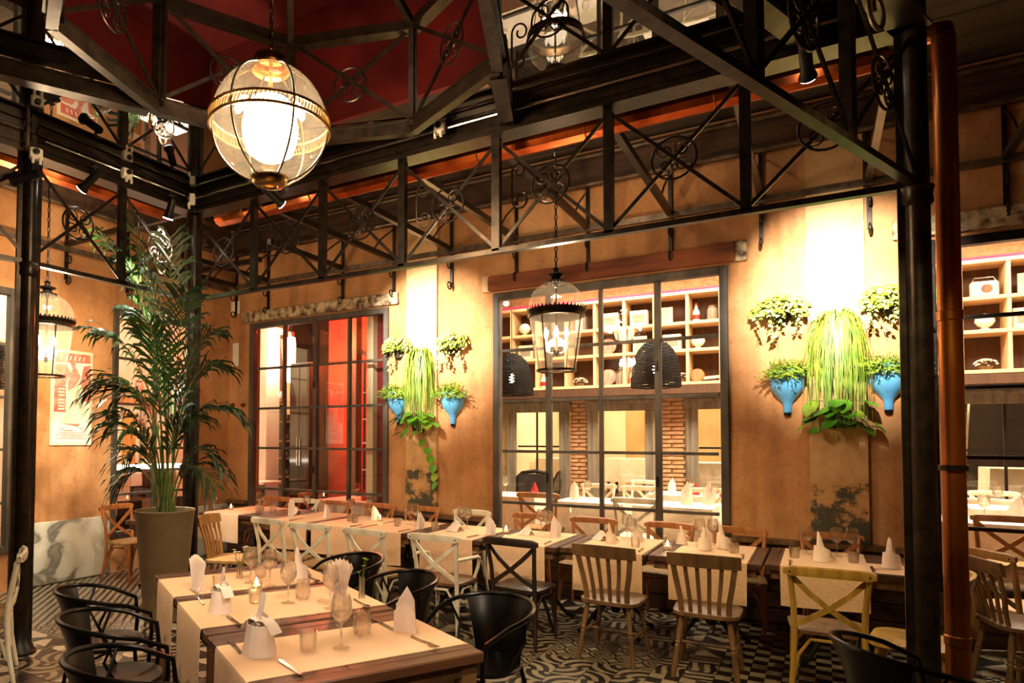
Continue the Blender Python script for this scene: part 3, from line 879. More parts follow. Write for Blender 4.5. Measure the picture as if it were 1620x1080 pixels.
def crossback(name, label, wood, seat_m, loc=(0, 0, 0), rz=0, arms=False, group=None):
    t = thing(name, label, 'chair', loc, rz, group)
    rounded_seat(.41, .40, .465, .035).build('seat', seat_m, t, smooth=True)
    for s in (-1, 1):
        mb = MB(); mb.tube([(s*.185, .175, .44), (s*.190, .185, .22), (s*.195, .195, 0)], [.017, .017, .013], 8); mb.build('leg', wood, t, smooth=True)
        mb = MB(); mb.tube([(s*.215, -.245, 0), (s*.195, -.205, .24), (s*.185, -.195, .46), (s*.19, -.215, .62), (s*.205, -.245, .78), (s*.212, -.262, .845)], [.014, .018, .019, .018, .017, .016], 8)
        mb.build('leg', wood, t, smooth=True)
        # flat bent cross bars, one from each top corner
        mb = MB(); pts = [Vector((s*.200, -.235, .80)), Vector((s*.10, -.252, .70)), Vector((0, -.25, .615)), Vector((-s*.10, -.236, .545)), Vector((-s*.18, -.205, .49))]
        for a, b in zip(pts, pts[1:]):
            mb.bar(a, b+(b-a)*.04, .012, .034, (0, 1, 0) if False else (0, 0, 1))
        mb.build('cross_bar', wood, t)
        # bentwood hoops below the seat
        mb = MB(); mb.tube([(s*.187, .17, .16), (s*.187, .15, .30), (s*.187, .08, .40), (s*.187, -.08, .40), (s*.187, -.16, .30), (s*.195, -.20, .16)], .011, 6); mb.build('hoop', wood, t, smooth=True)
    for y, x in ((.178, .185), (-.205, .188)):
        mb = MB(); mb.tube([(-x, y, .16), (-x+.02, y, .30), (-x+.09, y, .405), (x-.09, y, .405), (x-.02, y, .30), (x, y, .16)], .011, 6); mb.build('hoop', wood, t, smooth=True)
    # top rail, bowed backwards
    mb = MB()
    def fn(i, j):
        x = -.245+.49*i; bow = -.262-.030*(1-(2*i-1)**2)
        prof = ((.012, -.028), (.016, 0), (.012, .026), (0, .034), (-.012, .026), (-.016, 0), (-.012, -.028), (.012, -.028))
        k = 1 if .02 < i < .98 else .6
        a = prof[round(j*7)]
        return (x, bow+a[0]*k, .835+a[1]*k+.006*(1-(2*i-1)**2))
    mb.grid(fn, 12, 7)
    tr_ = mb.build('top_rail', wood, t, smooth=True)
    for s in (-1, 1):
        mb = MB(); mb.lathe([(0, -.004), (.008, -.004), (.008, .004), (0, .004)], 8); mb.move(Matrix.Translation((s*.208, -.282, .835)) @ Matrix.Rotation(PI/2, 4, 'X')); mb.build('bolt', 'iron_black', tr_)
    if arms:
        for s in (-1, 1):
            mb = MB(); mb.tube([(s*.20, -.23, .66), (s*.25, -.12, .665), (s*.265, .04, .66), (s*.25, .12, .64), (s*.23, .14, .56), (s*.20, .12, .45)], .015, 8); mb.build('arm', wood, t, smooth=True)
    return t
def slatback(name, label, wood, loc=(0, 0, 0), rz=0, group=None):
    t = thing(name, label, 'chair', loc, rz, group)
    rounded_seat(.43, .42, .465, .038, .10, 1.04).build('seat', wood, t, smooth=True)
    for sx in (-1, 1):
        for sy in (-1, 1):
            mb = MB()
            p, q = Vector((sx*.15, sy*.15, .44)), Vector((sx*.205, sy*.215 if sy < 0 else .20, 0))
            rr = [(0, .014), (.15, .019), (.3, .021), (.42, .015), (.45, .021), (.48, .015), (.51, .021), (.54, .016), (.75, .022), (.93, .017), (1, .014)]
            mb.tube([p+(q-p)*a for a, _ in rr], [r for _, r in rr], 8)
            mb.build('leg', wood, t, smooth=True)
    for sx in (-1, 1):
        mb = MB(); mb.tube([(sx*.185, .175, .20), (sx*.188, 0, .20), (sx*.186, -.185, .20)], [.010, .015, .010], 8); mb.build('stretcher', wood, t, smooth=True)
    mb = MB(); mb.tube([(-.186, 0, .20), (0, 0, .20), (.186, 0, .20)], [.010, .015, .010], 8); mb.build('stretcher', wood, t, smooth=True)
    for k in range(6):
        s = (k-2.5)/2.5
        pts = [Vector((s*.15, -.172+.012*(abs(s)-1), .45)), Vector((s*.155, -.19-.012*(1-abs(s)), .55)), Vector((s*.175, -.205-.02*(1-abs(s)), .66)), Vector((s*.195, -.245-.025*(1-abs(s)), .80))]
        mb = MB(); w_ = .036 if k in (0, 5) else .026
        for a, b in zip(pts, pts[1:]): mb.bar(a, b+(b-a)*.03, w_, .014, (0, 1, .2))
        mb.build('side_post' if k in (0, 5) else 'slat', wood, t)
    mb = MB()
    def fn(i, j):
        x = -.235+.47*i; c = 1-(2*i-1)**2
        prof = ((.011, -.048), (.013, 0), (.011, .040+.008*c), (-.011, .040+.008*c), (-.013, 0), (-.011, -.048), (.011, -.048))
        a = prof[round(j*6)]
        return (x, -.245-.035*c+a[0]-.012*(a[1]/.05), .835+a[1])
    mb.grid(fn, 12, 6)
    for i_ in (0, 1):
        vs = [mb.b.verts.new(fn(i_, j/6)) for j in range(6)]; mb.b.faces.new(vs)
    mb.build('top_rail', wood, t, smooth=True)
    return t
def tub_chair(name, label, loc=(0, 0, 0), rz=0, group=None):
    """black metal armchair: sheet back flaring from the seat, tube rim running down as arms into the front legs"""
    t = thing(name, label, 'chair', loc, rz, group); m = 'black_metal'
    mb = MB(); mb.lathe([(0, .445), (.19, .445), (.212, .450), (.222, .443), (.215, .430), (.20, .425), (0, .425)], 28); mb.build('seat', m, t, smooth=True)
    def rim(a):
        # a: angle from the back (0) to +-140 degrees
        k = abs(a)/R(125)
        rx, ry = .285, .27
        z = .765-.095*k*k
        return Vector((rx*math.sin(a), -ry*math.cos(a)-.01, z))
    mb = MB()
    def fn(i, j):
        a = R(-62)+R(124)*i
        p = rim(a); s = Vector((.205*math.sin(a*.85), -.205*math.cos(a*.85), .44))
        k = j; bulge = .03*math.sin(PI*k)
        q = s+(p-s)*k
        return q+Vector((math.sin(a), -math.cos(a), 0))*(-bulge*.6)
    mb.grid(fn, 18, 6); mb.thick(.005)
    mb.build('backrest', m, t, smooth=True)
    mb = MB()
    pts = [rim(R(-125)+R(250)*i/28) for i in range(29)]
    e0 = [Vector((-.225, .215, .58)), Vector((-.225, .205, .64))]
    l0 = [Vector((-.215, .225, 0)), Vector((-.208, .20, .30)), Vector((-.222, .215, .52)), Vector((-.238, .205, .63))]
    l1 = [Vector((-p.x, p.y, p.z)) for p in l0][::-1]
    mb.tube(l0+pts[2:-2]+l1, .0125, 8)
    mb.build('rim_tube', m, t, smooth=True)
    for s in (-1, 1):
        mb = MB(); mb.tube([(s*.15, -.15, .43), (s*.175, -.20, .22), (s*.19, -.235, 0)], [.0125, .0125, .011], 8); mb.build('leg', m, t, smooth=True)
        mb = MB(); mb.tube([rim(R(s*86)), rim(R(s*86))*.55+Vector((s*.09, -.06, .20)), Vector((s*.20, .0, .44))], .008, 6); mb.build('rod', m, t, smooth=True)
        mb = MB(); mb.tube([(s*.209, .20, .30), (s*.17, .06, .33), (s*.172, -.19, .24)], .009, 6); mb.build('stretcher', m, t, smooth=True)
    return t
def windsor(name, label, loc, rz):
    t = thing(name, label, 'chair', loc, rz); m = 'iron_black'
    rounded_seat(.44, .42, .46, .035, .12).build('seat', m, t, smooth=True)
    for sx in (-1, 1):
        for sy in (-1, 1):
            mb = MB(); mb.tube([(sx*.14, sy*.14, .44), (sx*.19, sy*.19, 0)], [.018, .013], 8); mb.build('leg', m, t, smooth=True)
    hoop = [Vector((.20*math.cos(a)*(1 if abs(math.cos(a)) < .9 else .92), -.17-.10*math.sin(a), .46+.52*math.sin(a)**.8)) for a in [PI*i/20 for i in range(21)]]
    mb = MB(); mb.tube(hoop, .013, 8); mb.build('hoop', m, t, smooth=True)
    for k in range(7):
        x = (k-3)*.047
        zt = .46+.52*max(0, 1-(x/.205)**2)**.42
        mb = MB(); mb.tube([(x*.8, -.17, .45), (x, -.17-.10*(zt-.46)/.52, zt)], .006, 6); mb.build('spindle', m, t, smooth=True)
    return t
def upholstered(name, label, loc, rz):
    t = thing(name, label, 'chair', loc, rz)
    rounded_seat(.48, .46, .47, .09, .10).build('seat', 'black_cloth', t, smooth=True)
    for sx in (-1, 1):
        for sy in (-1, 1):
            mb = MB(); mb.tube([(sx*.19, sy*.18, .40), (sx*.20, sy*.20, .2), (sx*.20, sy*.21, 0)], [.022, .018, .012], 8); mb.build('leg', 'iron_black', t, smooth=True)
    fr = [(-.22, -.20, .48), (-.245, -.24, .72), (-.25, -.26, .92), (-.18, -.275, .985), (0, -.28, 1.01), (.18, -.275, .985), (.25, -.26, .92), (.245, -.24, .72), (.22, -.20, .48)]
    mb = MB(); mb.tube(fr, .026, 8); mb.build('back_frame', 'iron_black', t, smooth=True)
    mb = MB(); mb.grid(lambda i, j: (-.225+.45*i, -.225-.05*j-.015*math.sin(PI*i)*math.sin(PI*j), .56+.41*j), 8, 6); mb.thick(.03); mb.build('back_cushion', 'black_cloth', t, smooth=True)
    return t
def pedestal(t, h, parent_scale=1):
    mb = MB(); mb.lathe([(.035, .16), (.045, .18), (.03, .22), (.027, .40), (.042, .43), (.027, .46), (.03, h-.03), (.05, h-.02), (.05, h)], 14, cap=True); pd = mb.build('pedestal', 'iron_black', t, smooth=True)
    for k in range(4):
        a = PI/4+k*PI/2; d = Vector((math.cos(a), math.sin(a), 0))
        mb = MB(); mb.tube([Vector((0, 0, .24))+d*.03, Vector((0, 0, .23))+d*.12, Vector((0, 0, .14))+d*.22, Vector((0, 0, .04))+d*.30, Vector((0, 0, .015))+d*.36], [.022, .02, .017, .016, .02], 8); mb.build('foot', 'iron_black', pd, smooth=True)
def small_table(name, label, w, d, loc, rz=0, group=None, leg='pedestal'):
    """wooden top of boards along X, w wide (x), d deep (y)"""
    t = thing(name, label, 'table', loc, rz, group)
    n = 5
    for k in range(n):
        dd = d/n
        MB().box((0, -d/2+dd*(k+.5), .7275), (w-.15, dd-.002, .045), bev=.004).build('board', 'table_wood', t)
    for s in (-1, 1): MB().box((s*(w/2-.0375), 0, .7275), (.073, d, .046), bev=.006).build('end_board', 'table_wood', t)
    mb = MB()
    mb.box((0, -d/2+.05, .675), (w-.08, .025, .06)).box((0, d/2-.05, .675), (w-.08, .025, .06)).box((-w/2+.05, 0, .675), (.025, d-.1, .06)).box((w/2-.05, 0, .675), (.025, d-.1, .06))
    mb.build('apron', 'oak_brown', t)
    if leg == 'pedestal':
        pedestal(t, .69)
    else:
        for sx in (-1, 1):
            for sy in (-1, 1):
                MB().bar((sx*(w/2-.06), sy*(d/2-.06), 0), (sx*(w/2-.06), sy*(d/2-.06), .70), .07).build('leg', leg, t)
    return t
def runner(label, w, y0, y1, hang0, hang1, loc, rz=0, group='burlap table runners', m='linen', sag=0):
    """woven runner across a table (local y), hanging over both edges"""
    prof = [(y0-.008, .752-hang0), (y0-.010, .752-hang0*.5), (y0-.008, .735), (y0-.002, .7505), (y0+.012, .7525), ((y0+y1)/2, .7525), (y1-.012, .7525), (y1+.002, .7505), (y1+.008, .735), (y1+.010, .752-hang1*.5), (y1+.008, .752-hang1)]
    mb = MB()
    ph = random.random()*6
    def fn(i, j):
        a = prof[round(j*(len(prof)-1))]
        k = max(0, .74-a[1])
        sg = -1 if a[0] < (y0+y1)/2 else 1
        return (-w/2+w*i+.010*k*math.sin(9*i+ph), a[0]+sg*(.012*k*math.sin(11*i+ph)+.010*k), a[1]-k*.03*math.sin(3*i+ph))
    mb.grid(fn, 10, len(prof)-1); mb.thick(.0025)
    o = mb.build('table_runner', m, None, smooth=True, loc=loc)
    o.rotation_euler = (0, 0, rz)
    return tag(o, label, 'table runner', group)

# ------------------------------------------------------------------ tableware kinds
def napkin(label, loc, rz, kind, s=1.0):
    mb = MB(); b = mb.b
    if kind == 'peak':           # upright cone with one tall point, cuff folded round
        n = 16
        def top(a): return .085+.115*max(0, math.cos(a))**1.6
        def fn(i, j):
            a = -PI+2*PI*i; z = top(a)*j
            r = .046*(1-.35*j)+.004*math.sin(3*a)
            fl = .012*j*max(0, math.cos(a))
            return ((r*.9)*math.sin(a), -(r+fl)*math.cos(a)*.8, z)
        mb.grid(fn, n, 5)
        mb.grid(lambda i, j: ((.052-.006*j)*math.sin(-2.0+4.0*i), -(.046-.004*j)*math.cos(-2.0+4.0*i), .002+(.075+.03*math.sin(PI*i))*j), 12, 2)
        # loose tail laid behind
        mb.grid(lambda i, j: (-.03+.06*i, .03+.07*j, .07*(1-j)**1.5+.012+.004*math.sin(6*i)), 3, 4)
    elif kind == 'house':        # flat-faced folded pocket with a pointed top
        for y, h, w_ in ((-.018, .17, .036), (.006, .155, .040), (.022, .12, .044)):
            mb.grid(lambda i, j, y=y, h=h, w_=w_: ((-1+2*i)*w_*(1-.1*j), y-.012*(1-(2*i-1)**2)+.015*j, h*j*(.70+.30*(1-abs(2*i-1)))), 6, 4)
    elif kind == 'fan':          # pleated fan opening upwards
        k = 14
        mb.grid(lambda i, j: ((-1+2*i)*(.030+.030*j*j), .016*(1 if round(i*k) % 2 else -1)*(1-.2*j), .175*j*(.82+.18*math.sin(PI*i)+(.07 if round(i*k) % 2 else -.05)*j)), k, 4)
        mb.grid(lambda i, j: ((-1+2*i)*.036, -.02+.035*j, .05*(1-j)+.003), 3, 2)
    elif kind == 'swan':         # round folded body with a thin upright neck
        def fn(i, j):
            a = -PI+2*PI*i
            r = (.062-.018*j)*(1+.04*math.sin(4*a))
            return (r*math.sin(a), -r*.85*math.cos(a), .10*j+.03*j*max(0, math.cos(a-.6)))
        mb.grid(fn, 16, 4)
        mb.grid(lambda i, j: (-.012+.024*i+.006*math.sin(5*j), .008-.018*j, .06+.14*j), 2, 6)
        mb.grid(lambda i, j: (-.015+.085*j, -.03+.05*i, .10+.028*math.sin(PI*j)-.02*j), 3, 4)
        mb.grid(lambda i, j: (.01-.085*j, -.03+.05*i, .105+.024*math.sin(PI*j)-.03*j), 3, 4)
    else:                        # low collapsed fold
        mb.grid(lambda i, j: ((-1+2*i)*.07*(1-.5*j), -.05+.10*j, .004+.085*math.sin(PI*j*.8)*(1-.5*abs(2*i-1))), 8, 5)
        mb.grid(lambda i, j: ((-1+2*i)*.05, .0+.06*j, .09*(1-j)*(1-.4*abs(2*i-1))+.004), 4, 3)
    bmesh.ops.scale(b, vec=(s, s, s), verts=b.verts)
    mb.thick(.0025)
    o = mb.build('napkin', 'napkin', None, smooth=True, loc=loc)
    o.rotation_euler = (0, 0, rz)
    return tag(o, label, 'napkin', 'folded white napkins')
GPROF = {
    'wine': [(.033, .0), (.034, .002), (.012, .006), (.0045, .012), (.004, .085), (.008, .093), (.026, .108), (.040, .130), (.0425, .150), (.038, .185), (.033, .205), (.032, .2045), (.037, .185), (.0410, .150), (.0385, .131), (.024, .110), (0, .098)],
    'tumbler': [(0, .0), (.032, .0), (.034, .004), (.038, .085), (.0365, .085), (.032, .012), (0, .010)],
    'stemless': [(0, 0), (.026, 0), (.034, .012), (.038, .04), (.033, .095), (.0315, .095), (.036, .04), (.031, .014), (0, .008)]}
GP = {}
def glassware(kind, label, loc, group=None, rz=0, s=1.0):
    nm = {'wine': 'wine_glass', 'tumbler': 'tumbler', 'stemless': 'upturned_tumbler'}[kind]
    if kind not in GP:
        mb = MB(); mb.lathe(GPROF[kind], 20)
        o = mb.build(nm, 'glass_thin', None, smooth=True); GP[kind] = o
    else:
        o = GP[kind].copy(); C.objects.link(o)
    o.location = loc; o.scale = (s, s, s)
    return tag(o, label, 'glass', group or {'wine': 'wine glasses', 'tumbler': 'water tumblers', 'stemless': 'upturned tumblers'}[kind])
def candle(label, loc, glassy=True):
    t = thing('tealight', label, 'candle', loc, 0, 'tealights in glass cups')
    mb = MB(); mb.lathe([(0, 0), (.030, 0), (.033, .004), (.036, .055), (.0345, .055), (.031, .008), (0, .006)], 18); mb.build('cup', 'glass_thin', t, smooth=True)
    mb = MB(); mb.lathe([(0, .010), (.026, .010), (.026, .028), (0, .030)], 16); wx = mb.build('wax', 'wax', t, smooth=True)
    mb = MB(); mb.lathe([(0, .030), (.007, .038), (.009, .048), (.005, .062), (0, .075)], 10); mb.build('flame', 'flame', wx, smooth=True)
    lamp('POINT', 'candle_light', (loc[0], loc[1], loc[2]+.09), .35, (1, .6, .25), .01)
    return t
def cutlery(kind, label, loc, rz):
    mb = MB()
    if kind == 'knife':
        mb.bar((0, -.105, .006), (0, 0, .006), .014, .009).bar((0, 0, .006), (0, .10, .006), .019, .003).bar((.002, .10, .006), (.004, .115, .006), .010, .002)
    elif kind == 'fork':
        mb.tube([(0, -.10, .006), (0, -.02, .006), (0, .04, .012)], [.007, .005, .004], 6)
        mb.grid(lambda i, j: ((-1+2*i)*.012, .04+.025*j, .012-.004*j), 3, 2); mb.thick(.002)
        for k in range(4): mb.bar((-.011+.0073*k, .065, .009), (-.010+.0067*k, .105, .012), .0035, .002)
    else:
        mb.tube([(0, -.10, .006), (0, -.02, .006), (0, .045, .010)], [.007, .005, .004], 6)
        mb.grid(lambda i, j: ((-1+2*i)*.020*math.sin(PI*min(.98, .15+.85*j)), .045+.06*j, .010-.007*math.sin(PI*j)*(1-(2*i-1)**2)), 4, 6); mb.thick(.0015)
    o = mb.build(kind if kind != 'spoon' else 'spoon', 'steel', None, smooth=True, loc=loc)
    o.rotation_euler = (0, 0, rz)
    return tag(o, label, 'cutlery', {'knife': 'table knives', 'fork': 'table forks', 'spoon': 'spoons'}[kind])
# ------------------------------------------------------------------ the long row of tables along the window wall
TZ = .752
# (centre x, width, near edge y): each table is a separate two-seat table pushed against its neighbours
row = [(-6.065, 1.07, 5.68), (-5.10, .82, 5.58), (-4.32, .70, 5.50), (-3.66, .62, 5.44), (-2.96, .74, 5.42), (-2.24, .68, 5.42), (-1.54, .70, 5.48), (-.775, .80, 5.50), (.12, .96, 5.56)]
TD = .92
chairword = ['the wooden slat-back chair by the palm', 'the white cross-back chair nearest the palm', 'the second white cross-back chair', 'the third white cross-back chair', 'the white armchair', 'the dark cross-back chair', 'the first brown slat-back chair', 'the second brown slat-back chair', 'the yellow cross-back chair']
for (x, w_, y), cw in zip(row, chairword):
    small_table('dining_table', 'small dark wooden table with iron pedestal behind '+cw, w_, TD, (x, y+TD/2, 0), 0, 'two-seat tables of the window row')
RX = [(-6.20, .60), (-5.02, .53), (-4.33, .58), (-3.72, .54), (-2.95, .55), (-2.26, .53), (-1.49, .56), (-.745, .55), (.01, .54)]
hangs = [.33, .31, .31, .32, .34, .34, .35, .32, .28]
for (x, w_), (tx, tw, y), h, cw in zip(RX, row, hangs, chairword):
    runner('natural burlap runner hanging down the table front behind '+cw, w_, y, y+TD, h, .12, (x, 0, 0))
mb = MB(); mb.box((0, 0, .0012), (.34, .42, .0024))
tag(mb.build('placemat', 'linen', None, loc=(.43, 5.80, .7505)), 'natural burlap placemat on the table end next to the thick iron post', 'placemat')

# chairs on the near side, facing the wall
slat_l = slatback('slat_back_chair', 'wooden slat-back chair turned sideways beside the palm pot', 'oak', (-5.08, 4.80, 0), R(-68))
w1 = crossback('cross_back_chair', 'white cross-back chair nearest the palm', 'white_paint', 'rattan', (-4.66, 5.16, 0), R(-6))
dup(w1, (-4.10, 5.08, 0), R(4), 'white cross-back chair, second from the palm')
dup(w1, (-3.42, 5.06, 0), R(-3), 'white cross-back chair, third from the palm')
crossback('cross_back_chair', 'white cross-back armchair with curved arms, right of the plain white chairs', 'white_paint', 'oak_brown', (-2.76, 5.10, 0), R(2), arms=True)
blk = dup(w1, (-2.10, 5.22, 0), R(-4), 'dark brown cross-back chair between the white armchair and the slat-back chairs',
          mats={'seat': 'walnut', 'leg': 'walnut', 'cross_bar': 'walnut', 'hoop': 'walnut', 'top_rail': 'walnut'})
sl1 = slatback('slat_back_chair', 'brown slat-back chair next to the dark cross-back chair', 'oak_brown', (-1.36, 5.20, 0), R(-3))
dup(sl1, (-.70, 5.20, 0), R(2), 'brown slat-back chair next to the yellow cross-back chair')
yel = dup(w1, (.02, 5.14, 0), R(3), 'yellow-lit oak cross-back chair in front of the right hanging plants',
          mats={'seat': 'oak_brown', 'leg': 'oak_yellow_lit', 'cross_bar': 'oak_yellow_lit', 'hoop': 'oak_yellow_lit', 'top_rail': 'oak_yellow_lit'})
dup(sl1, (.46, 5.06, 0), R(80), 'oak slat-back chair half hidden behind the thick iron post', mats={k: 'oak_yellow_lit' for k in ('seat', 'leg', 'slat', 'side_post', 'top_rail', 'stretcher')})
# chairs on the wall side
ws = dup(w1, (-6.25, 6.50, 0), PI+R(8), 'oak cross-back chair on the wall side, leftmost, near the corner', mats={k: 'oak_warm' for k in ('leg', 'cross_bar', 'hoop', 'top_rail')})
for x, lab in ((-5.28, 'oak cross-back chair on the wall side, under the left part of the red-lit window'), (-4.60, 'oak cross-back chair on the wall side, under the right end of the red-lit window'),
               (-2.62, 'oak cross-back chair on the wall side, below the left lampshade'), (-1.98, 'oak cross-back chair on the wall side, below the hanging lantern'), (-1.26, 'oak cross-back chair on the wall side, below the right lampshade'),
               (-.62, 'oak cross-back chair on the wall side, right end of the lampshade window'), (.08, 'oak cross-back chair on the wall side, below the right hanging plants')):
    dup(ws, (x, 6.50, 0), PI+R(random.uniform(-6, 6)), lab)
dup(w1, (-5.78, 6.50, 0), PI+R(5), 'pale cross-back chair on the wall side behind the upturned glasses, far left')
dup(w1, (-3.35, 6.48, 0), PI+R(-3), 'white cross-back chair on the wall side, right of the left hanging plants')
dup(ws, (-3.98, 6.50, 0), PI+R(4), 'oak cross-back chair on the wall side, below the left hanging plants')

# table by the poster wall, half hidden by the palm pot
small_table('dining_table', 'small wooden table behind the palm pot under the left window', .70, .75, (-6.22, 5.0, 0), 0)
runner('burlap runner on the small table behind the palm pot', .5, -.35, .35, .2, .2, (-6.22, 5.0, 0), R(90))
dup(ws, (-6.88, 4.94, 0), R(-84), 'oak cross-back chair by the marble wainscot under the poster wall')
dup(w1, (-4.93, 2.33, 0), R(150), 'white cross-back chair seen from the side at the left edge')

# chairs to the right of the posts, in front of the edge window
dup(sl1, (1.14, 5.95, 0), R(-72), 'brown slat-back chair right of the copper pipe', mats={k: 'oak_brown' for k in ('seat', 'leg', 'slat', 'side_post', 'top_rail', 'stretcher')})
dup(w1, (1.24, 6.52, 0), R(-58), 'oak cross-back chair with a pale seat at the right edge', mats={'seat': 'shelf_wood', 'leg': 'oak', 'cross_bar': 'oak_brown', 'hoop': 'oak', 'top_rail': 'oak'})

# ------------------------------------------------------------------ near tables (row slanting away from the camera)
O = Vector((-1.225, 2.601, 0)); U = Vector((-.875, .485, 0)); Wv = Vector((-.485, -.875, 0))
TH = math.atan2(U.y, U.x)            # direction of the row
def near(u, w_, z=TZ): return O+U*u+Wv*w_+Vector((0, 0, z))
for (u0, u1, lab) in ((0, .79, 'dark wooden table in the foreground, nearest the camera'), (.82, 1.57, 'dark wooden table in the near row, middle one'), (1.60, 2.36, 'dark wooden table in the near row, farthest, beside the palm pot')):
    small_table('dining_table', lab, u1-u0, .985, near((u0+u1)/2, .4925, 0), TH, 'tables of the near row', leg='oak_brown')
for (u0, u1, lab) in ((.13, .61, 'burlap runner on the nearest foreground table'), (.92, 1.50, 'burlap runner on the middle table of the near row'), (1.64, 2.18, 'burlap runner on the far table of the near row')):
    runner(lab, u1-u0, -.4925, .4925, .28, .38, near((u0+u1)/2, .4925, 0), TH)
def tub_at(u, w_, face, label):
    p = near(u, w_, 0)
    return p, face, label
tb = tub_chair('tub_armchair', 'black metal tub armchair at the right of the nearest foreground table', near(.72, -.36, 0), TH+R(180)+R(186))
right_rz = math.atan2(Wv.y, Wv.x)-PI/2
left_rz = math.atan2(-Wv.y, -Wv.x)-PI/2
tb.location = near(.66, -.45, 0); tb.rotation_euler = (0, 0, right_rz+R(10))
dup(tb, near(1.50, -.36, 0), right_rz+R(-4), 'black metal tub armchair right of the middle near table')
dup(tb, near(2.28, -.36, 0), right_rz+R(4), 'black metal tub armchair right of the far near table')
dup(tb, near(.66, 1.30, 0), left_rz+R(4), 'black metal tub armchair at bottom left, nearest the camera')
dup(tb, near(1.36, 1.30, 0), left_rz+R(-3), 'black metal tub armchair on the left, middle of three')
dup(tb, near(2.05, 1.30, 0), left_rz+R(3), 'black metal tub armchair on the left, farthest of three')
dup(tb, (.31, 3.66, 0), R(-62), 'black metal tub armchair at bottom right in front of the thick iron post')

NP = TH
# napkins, glasses and cutlery of the near tables
napkin('white napkin folded as a fan with ragged top, left end of the far near table', near(1.74, .84), NP+.4, 'fan', 1.15)
napkin('white napkin folded as a swan at the left of the middle near table', near(1.19, .83), NP+.2, 'swan', 1.15)
napkin('white napkin folded as a swan at the left of the nearest foreground table', near(.43, .85), NP+.5, 'swan', 1.25)
napkin('tall pointed white napkin at the right end of the nearest foreground table', near(.42, .15), PI+R(20), 'house', 1.22)
napkin('white napkin folded as a fan at the right of the middle near table', near(1.16, .17), NP+R(60), 'fan', 1.25)
napkin('tall pointed white napkin at the right of the far near table', near(1.74, .20), R(10), 'peak', 1.1)
glassware('wine', 'wine glass standing on the nearest foreground table', near(.33, .52), s=1.12)
glassware('stemless', 'cut tumbler right of the wine glass on the nearest table', near(.46, .36), s=1.15)
glassware('tumbler', 'tumbler on the nearest table left of the wine glass', near(.36, .66), s=1.0)
glassware('wine', 'wine glass on the near row beside the fan napkin', near(.98, .30), s=1.08)
glassware('wine', 'wine glass in the middle of the middle near table', near(1.20, .46), s=1.1)
glassware('stemless', 'upturned tumbler in the middle of the middle near table', near(1.24, .36), s=1.15)
glassware('tumbler', 'tumbler near the swan napkin of the middle near table', near(1.28, .62))
glassware('tumbler', 'tumbler beside the fan napkin at the far end of the near row', near(1.70, .72))
glassware('wine', 'wine glass on the far near table, left one', near(1.80, .50), s=1.08)
glassware('wine', 'wine glass on the far near table, right one', near(1.66, .42), s=1.08)
glassware('stemless', 'upturned tumbler on the far near table', near(1.92, .40))
candle('lit tealight in a glass cup on the near row, left of the wine glasses', near(1.60, .52))
cutlery('knife', 'knife on the near side of the nearest foreground runner', near(.19, .80), TH+R(-86))
cutlery('knife', 'knife behind the swan napkin on the nearest runner', near(.56, .92), TH+R(-92))
cutlery('fork', 'fork beside the tall napkin on the nearest runner', near(.22, .17), TH+R(94))
cutlery('knife', 'knife beside the tall napkin, far edge of the nearest runner', near(.575, .20), TH+R(92))
cutlery('knife', 'knife on the near side of the middle runner', near(.96, .82), TH+R(-88))
cutlery('fork', 'fork behind the swan napkin of the middle runner', near(1.46, .88), TH+R(-90))
cutlery('spoon', 'spoon at the right end of the middle runner', near(.98, .12), TH+R(88))
cutlery('knife', 'knife on the near side of the far runner', near(1.68, .86), TH+R(-88))
cutlery('spoon', 'spoon at the right end of the far runner', near(1.70, .12), TH+R(88))
# little flower glasses
def posy(label, loc, tall, m, n, spread):
    t = thing('flower_glass', label, 'flower vase', loc)
    mb = MB(); mb.lathe([(0, 0), (.018, 0), (.020, .004), (.016, tall*.5), (.018, tall), (.0168, tall), (.0148, tall*.5), (.017, .008), (0, .008)], 14); mb.build('vase', 'glass_thin', t, smooth=True)
    st = MB(); fl = MB()
    for k in range(n):
        a = random.random()*6.28; q = Vector((math.cos(a)*spread*random.uniform(.3, 1), math.sin(a)*spread*random.uniform(.3, 1), tall+random.uniform(.02, .11)))
        st.tube([(0, 0, .01), (q.x*.2, q.y*.2, tall*.9), q], .0014, 4)
        for j in range(5):
            b = j*1.2566
            e = Vector((math.cos(b), math.sin(b), .35))*.010
            fl.poly([q, q+e+Vector((-e.y, e.x, 0))*.45, q+e*1.5, q+e+Vector((e.y, -e.x, 0))*.45])
    st.build('stem', 'stem', t); fl.build('petals', m, t)
    return t
posy('small glass with white dried flowers on the far near table', near(1.98, .52), .09, 'linen_white', 16, .06)
posy('slim glass with a green sprig at the right end of the middle near table', near(1.10, .06), .12, 'leaf_lime', 5, .03)

